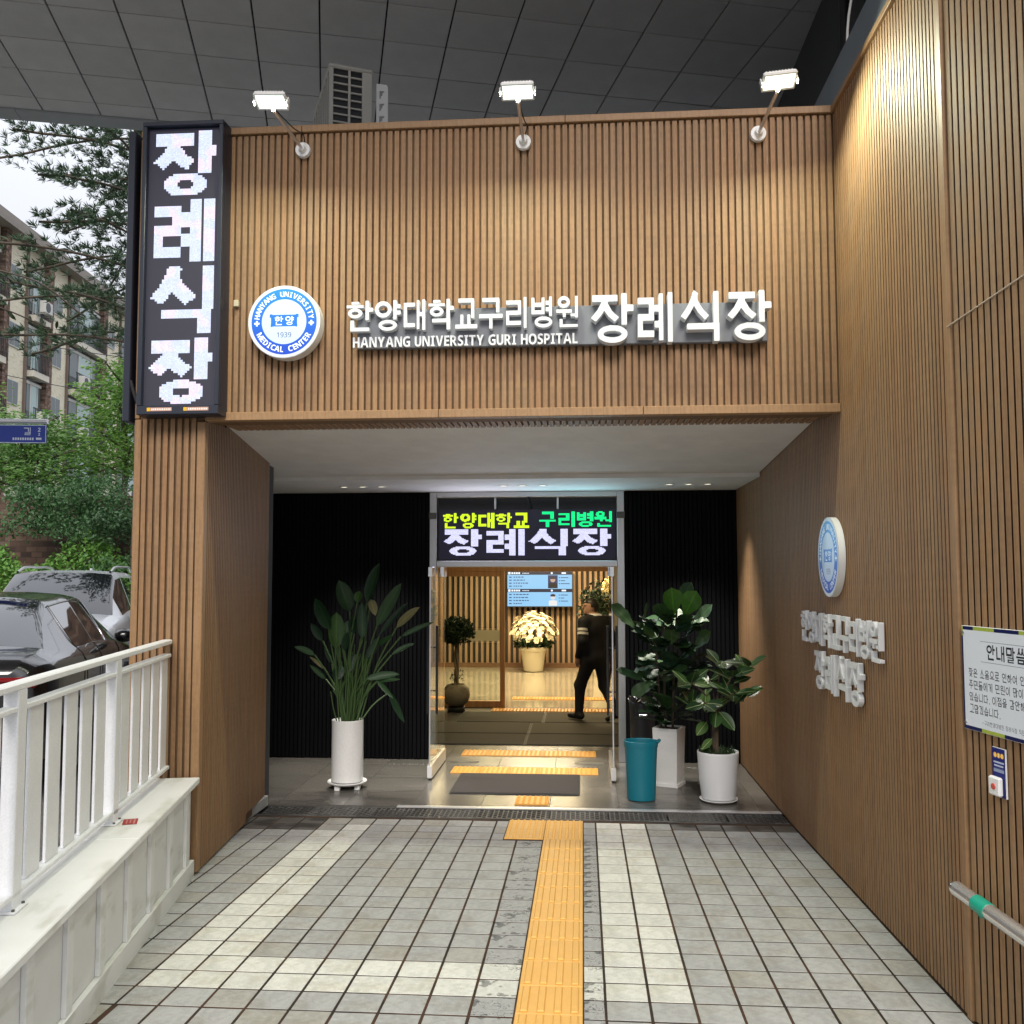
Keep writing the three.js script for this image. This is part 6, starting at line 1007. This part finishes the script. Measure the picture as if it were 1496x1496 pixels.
  // pine with needle tufts in layered boughs
  {
    const t = thing('pine_tree', 'tall dark pine with layered needle boughs rising in front of the apartment block', 'tree', [-8.8, 0.38, -18.0]), r = rng(511), wood = [], tuft = [];
    mesh('trunk', tube([[0, -0.1, 0], [0.1, 4, 0], [-0.05, 8, 0.1], [0, 14, 0]], 0.17, 10, 20), bark, t);
    for (let i = 0; i < 60; i++) {
      const y = 6.1 + i * 0.115, a = i * 2.399, l = 2.1 + r() * 2.0 - (y - 6) * 0.15, up = 0.02 + r() * 0.15; const dir = [Math.cos(a), Math.sin(a)], pts = [];
      for (let k = 0; k <= 5; k++) { const s = k / 5; pts.push([dir[0] * l * s, y + l * (up * s - 0.2 * s * s + (k === 5 ? 0.03 : 0)), dir[1] * l * s]); }
      wood.push(tube(pts, 0.025, 5, 10));
      for (let k = 2; k <= 13; k++) for (let m = 0; m < 4; m++) { const f = Math.min(4.999, k / 13 * 5), k0 = Math.floor(f), p = pts[k0].map((v, c) => v + (pts[k0 + 1][c] - v) * (f - k0)), side = (m - 1.5) * 0.2 * (1.15 - k / 16), tw = [p[0] - dir[1] * side * 2 + (r() - 0.5) * 0.25, p[1] + (r() - 0.5) * 0.16, p[2] + dir[0] * side * 2 + (r() - 0.5) * 0.25]; tuft.push([tw, [dir[0] - dir[1] * side, 0.15, dir[1] + dir[0] * side]]); }
    }
    mesh('boughs', wood, bark, t);
    const per = 20; mesh('crown', leafCloud(tuft.length * per, (i, q) => { const [p, d] = tuft[Math.floor(i / per)]; const s = 0.1 + q() * 0.1, v = [d[0] * 0.6 + (q() - 0.5) * 1.6, d[1] + (q() - 0.35) * 1.1, d[2] * 0.6 + (q() - 0.5) * 1.6], L = Math.hypot(...v); return [[p[0] + v[0] / L * s * 0.5, p[1] + v[1] / L * s * 0.5, p[2] + v[2] / L * s * 0.5], s, v]; }, 512, 0.04), PH(lin(0.06, 0.115, 0.055), 0.6, { side: THREE.DoubleSide, transmission: 0.2, thickness: 0 }), t);
    // a thin bare twig with a few leaves at the edge of the view
    const b = thing('leafy_branch', 'thin branch with sparse drooping leaves hanging in front of the pine and sky', 'branch', [-7.6, 6.3, -12]);
    mesh('twig', [tube([[-1, 0.1, 0], [-0.3, -0.15, 0], [0.3, -0.35, 0], [0.9, -0.8, 0]], 0.012, 5, 16), tube([[-1, -0.5, 0], [-0.2, -0.7, 0.1], [0.5, -1.0, 0]], 0.01, 5, 12)], bark, b);
    const q = rng(77); for (let i = 0; i < 18; i++) { const x = -0.9 + q() * 1.5, y = -0.15 - 0.35 * (x + 0.5) * 0.6 - (i % 2) * 0.5; mesh('leaf', blade([x, y, 0], [x + (q() - 0.3) * 0.2, y - 0.08 - q() * 0.06, (q() - 0.5) * 0.2], 0.05, [0.2, 0.3, 1], { shape: 'oval', segs: 4 }), leafM(0.03, 0.06, 0.02, 0.5), b); }
  }
}
// ---------------------------------------------------------------- apartment block
{
  const ap = thing('apartment_block', 'cream five storey apartment block with balconies behind the trees', 'building', [-27, 3.4, -41], 96.3 * R);   // local x runs away along the facade, z faces the street
  const cream = S(lin(0.84, 0.78, 0.62), 0.85, { map: T.grime }), brickM = S(lin(0.27, 0.2, 0.16), 0.9, { map: T.brick }), sl = S(lin(0.7, 0.66, 0.56), 0.85), dk = S(lin(0.035, 0.038, 0.042), 0.4), gl = PH(lin(0.3, 0.43, 0.42), 0.08, { clearcoat: 0.6 }), fr = S(lin(0.6, 0.6, 0.57), 0.5), gl2 = PH(lin(0.12, 0.15, 0.155), 0.1), rl = S(lin(0.03, 0.035, 0.04), 0.5), roofM = S(lin(0.3, 0.27, 0.24), 0.8, { map: T.soft });
  const H = 14.8, st = 2.78;
  mesh('wall', boxUV(bxc(-6, 40, -3, H, -10, 0)), cream, ap);
  mesh('roof', [boxUV(bxc(-6.4, 40.4, H, H + 0.25, -10.4, 0.7)), boxUV(bxc(-6.2, 40.2, H + 0.25, H + 0.9, -10.2, 0.2))], roofM, ap);
  const plan = [['b', -3.8, 0.1], ['p', 0.1, 0.6], ['w', 0.6, 2.6], ['q', 2.6, 2.85], ['b', 2.85, 4.5], ['p', 4.5, 5.1], ['w', 5.1, 7.2], ['q', 7.2, 7.6], ['b', 7.6, 11.6], ['p', 11.6, 12.2], ['w', 12.2, 14.6], ['q', 14.6, 14.9], ['b', 14.9, 18.9], ['p', 18.9, 19.5], ['w', 19.5, 21.8], ['b', 22, 26], ['p', 26, 26.6], ['b', 28, 32]];
  const units = [];
  for (const [k, a, b] of plan) {
    if (k === 'p') mesh('brick_pier', boxUV(bxc(a, b, -3, H - 0.02, 0.002, 0.3), 0.35), brickM, ap);
    else if (k === 'q') mesh('drain_pipe', bxc((a + b) / 2 - 0.06, (a + b) / 2 + 0.06, -3, H - 0.02, 0.002, 0.12), S(lin(0.2, 0.15, 0.12), 0.7), ap);
    else for (let f = 0; f < 5; f++) {
      const y = 0.35 + f * st;
      if (k === 'w') { const c = (a + b) / 2, w = mesh('window', [cbc(c - 0.55, c + 0.55, y + 0.8, y + 2.0, 0.002, 0.06, 0.01)], fr, ap); mesh('pane', bxc(c - 0.49, c - 0.02, y + 0.86, y + 1.94, 0.061, 0.066), gl2, w); mesh('pane', bxc(c + 0.02, c + 0.49, y + 0.86, y + 1.94, 0.061, 0.066), gl2, w); }
      else {
        mesh('floor_band', boxUV(bxc(a, b, y - 0.35, y - 0.05, 0.002, 0.45)), sl, ap);
        const w = mesh('window', [bxc(a + 0.05, b - 0.05, y - 0.04, y + 2.4, 0.003, 0.05)], dk, ap), m = a + (b - a) * 0.3, e = a + (b - a) * 0.72;
        mesh('pane', [bxc(m, e, y + 0.2, y + 2.1, 0.051, 0.07)], gl, w); mesh('pane', bxc(a + 0.1, m - 0.06, y + 0.2, y + 2.1, 0.051, 0.07), gl2, w); mesh('pane', bxc(e + 0.06, b - 0.1, y + 0.2, y + 2.1, 0.051, 0.07), gl2, w);
        mesh('frame', [bxc(m - 0.06, m, y + 0.1, y + 2.2, 0.051, 0.1), bxc(e, e + 0.06, y + 0.1, y + 2.2, 0.051, 0.1), bxc(a + 0.05, b - 0.05, y + 2.1, y + 2.25, 0.051, 0.1)], fr, w);
        const rail = [bxc(a, b, y + 0.85, y + 0.9, 0.46, 0.5)]; for (let x = a + 0.05; x < b; x += 0.16) rail.push(bxc(x, x + 0.03, y - 0.05, y + 0.85, 0.46, 0.49)); mesh('balcony_rail', rail, rl, ap);
        if ((f * 7 + Math.round(a)) % 3 !== 0) units.push([a + 0.5, y, f, a]);
      }
    }
  }
  units.slice(0, 16).forEach(([x, y]) => {
    const c = Math.cos(96.3 * R), s = Math.sin(96.3 * R), z = 0.72, u = thing('balcony_condenser', 'pale air-conditioner unit hung outside a balcony of the apartment block', 'air conditioner', [-27 + x * c + z * s, 3.4 + y + 0.1, -41 - x * s + z * c], 96.3 * R, 'air conditioners on the apartment balconies');
    mesh('casing', cb(0.8, 0.6, 0.3, 0.02, 0, 0.3, 0), fr, u); mesh('fan_grille', new THREE.CylinderGeometry(0.24, 0.24, 0.02, 20).rotateX(Math.PI / 2).translate(-0.1, 0.3, 0.16), dk, u); mesh('bracket', [bxc(-0.35, -0.3, -0.06, 0, -0.27, 0.14), bxc(0.3, 0.35, -0.06, 0, -0.27, 0.14)], M.steel, u);
  });
}
// ---------------------------------------------------------------- street sign and overhead wires
{
  const pr = new Print(300, 100, [0.05, 0.2, 0.62]); pr.rect(0, 0, 300, 4, [0.85, 0.88, 0.92]); pr.rect(0, 96, 300, 100, [0.85, 0.88, 0.92]); pr.rect(296, 0, 300, 100, [0.85, 0.88, 0.92]);
  pr.han('길', 178, 14, 40, 42, [0.92, 0.94, 0.96], 0.12); for (let k = 0; k < 9; k++) pr.rect(120 + k * 13, 70, 129 + k * 13, 84, [0.85, 0.88, 0.93]); latin(pr, '2', 262, 26, 30, [0.92, 0.94, 0.96]); latin(pr, '2', 262, 52, 22, [0.92, 0.94, 0.96]); pr.rect(246, 70, 276, 82, [0.85, 0.88, 0.93]);
  const t = thing('street_sign', 'blue street name sign on a grey arm beside the trees', 'street sign', [-5.66, 0.38, -9.05], 8 * R);
  mesh('plate', cb(0.55, 0.19, 0.012, 0.003, -0.02, 3.055, 0), S(lin(0.03, 0.1, 0.42), 0.4), t);
  mesh('printed_face', new THREE.PlaneGeometry(0.545, 0.185).translate(-0.02, 3.055, 0.0075), S(0xffffff, 0.35, { map: pr.tex() }), t);
  mesh('arm', bar([-0.75, 3.185, 0], [0.26, 3.185, 0], 0.024, 12), M.alu, t);
  mesh('pole', bar([-0.75, 0, 0], [-0.75, 3.4, 0], 0.04, 14), M.alu, t);
  for (const [a, b, sg, label] of [[[-26, 8.6, -30], [-4.5, 3.0, -21], 0.5, 'overhead wire sagging across the trees below the sign'], [[-26, 10.4, -32], [-5, 6.1, -26], 0.4, 'overhead wire crossing the apartment windows'], [[-26, 11.6, -32], [-5, 7.6, -27], 0.4, 'upper overhead wire in front of the apartment block']]) top('overhead_wire', tube([a, [(a[0] + b[0]) / 2, (a[1] + b[1]) / 2 - sg, (a[2] + b[2]) / 2], b], 0.014, 5, 24), M.dark, label, 'wire');
}
for (const o of scene.children) o.traverse((q) => { delete q.userData.kids; });
renderer.render(scene, camera);
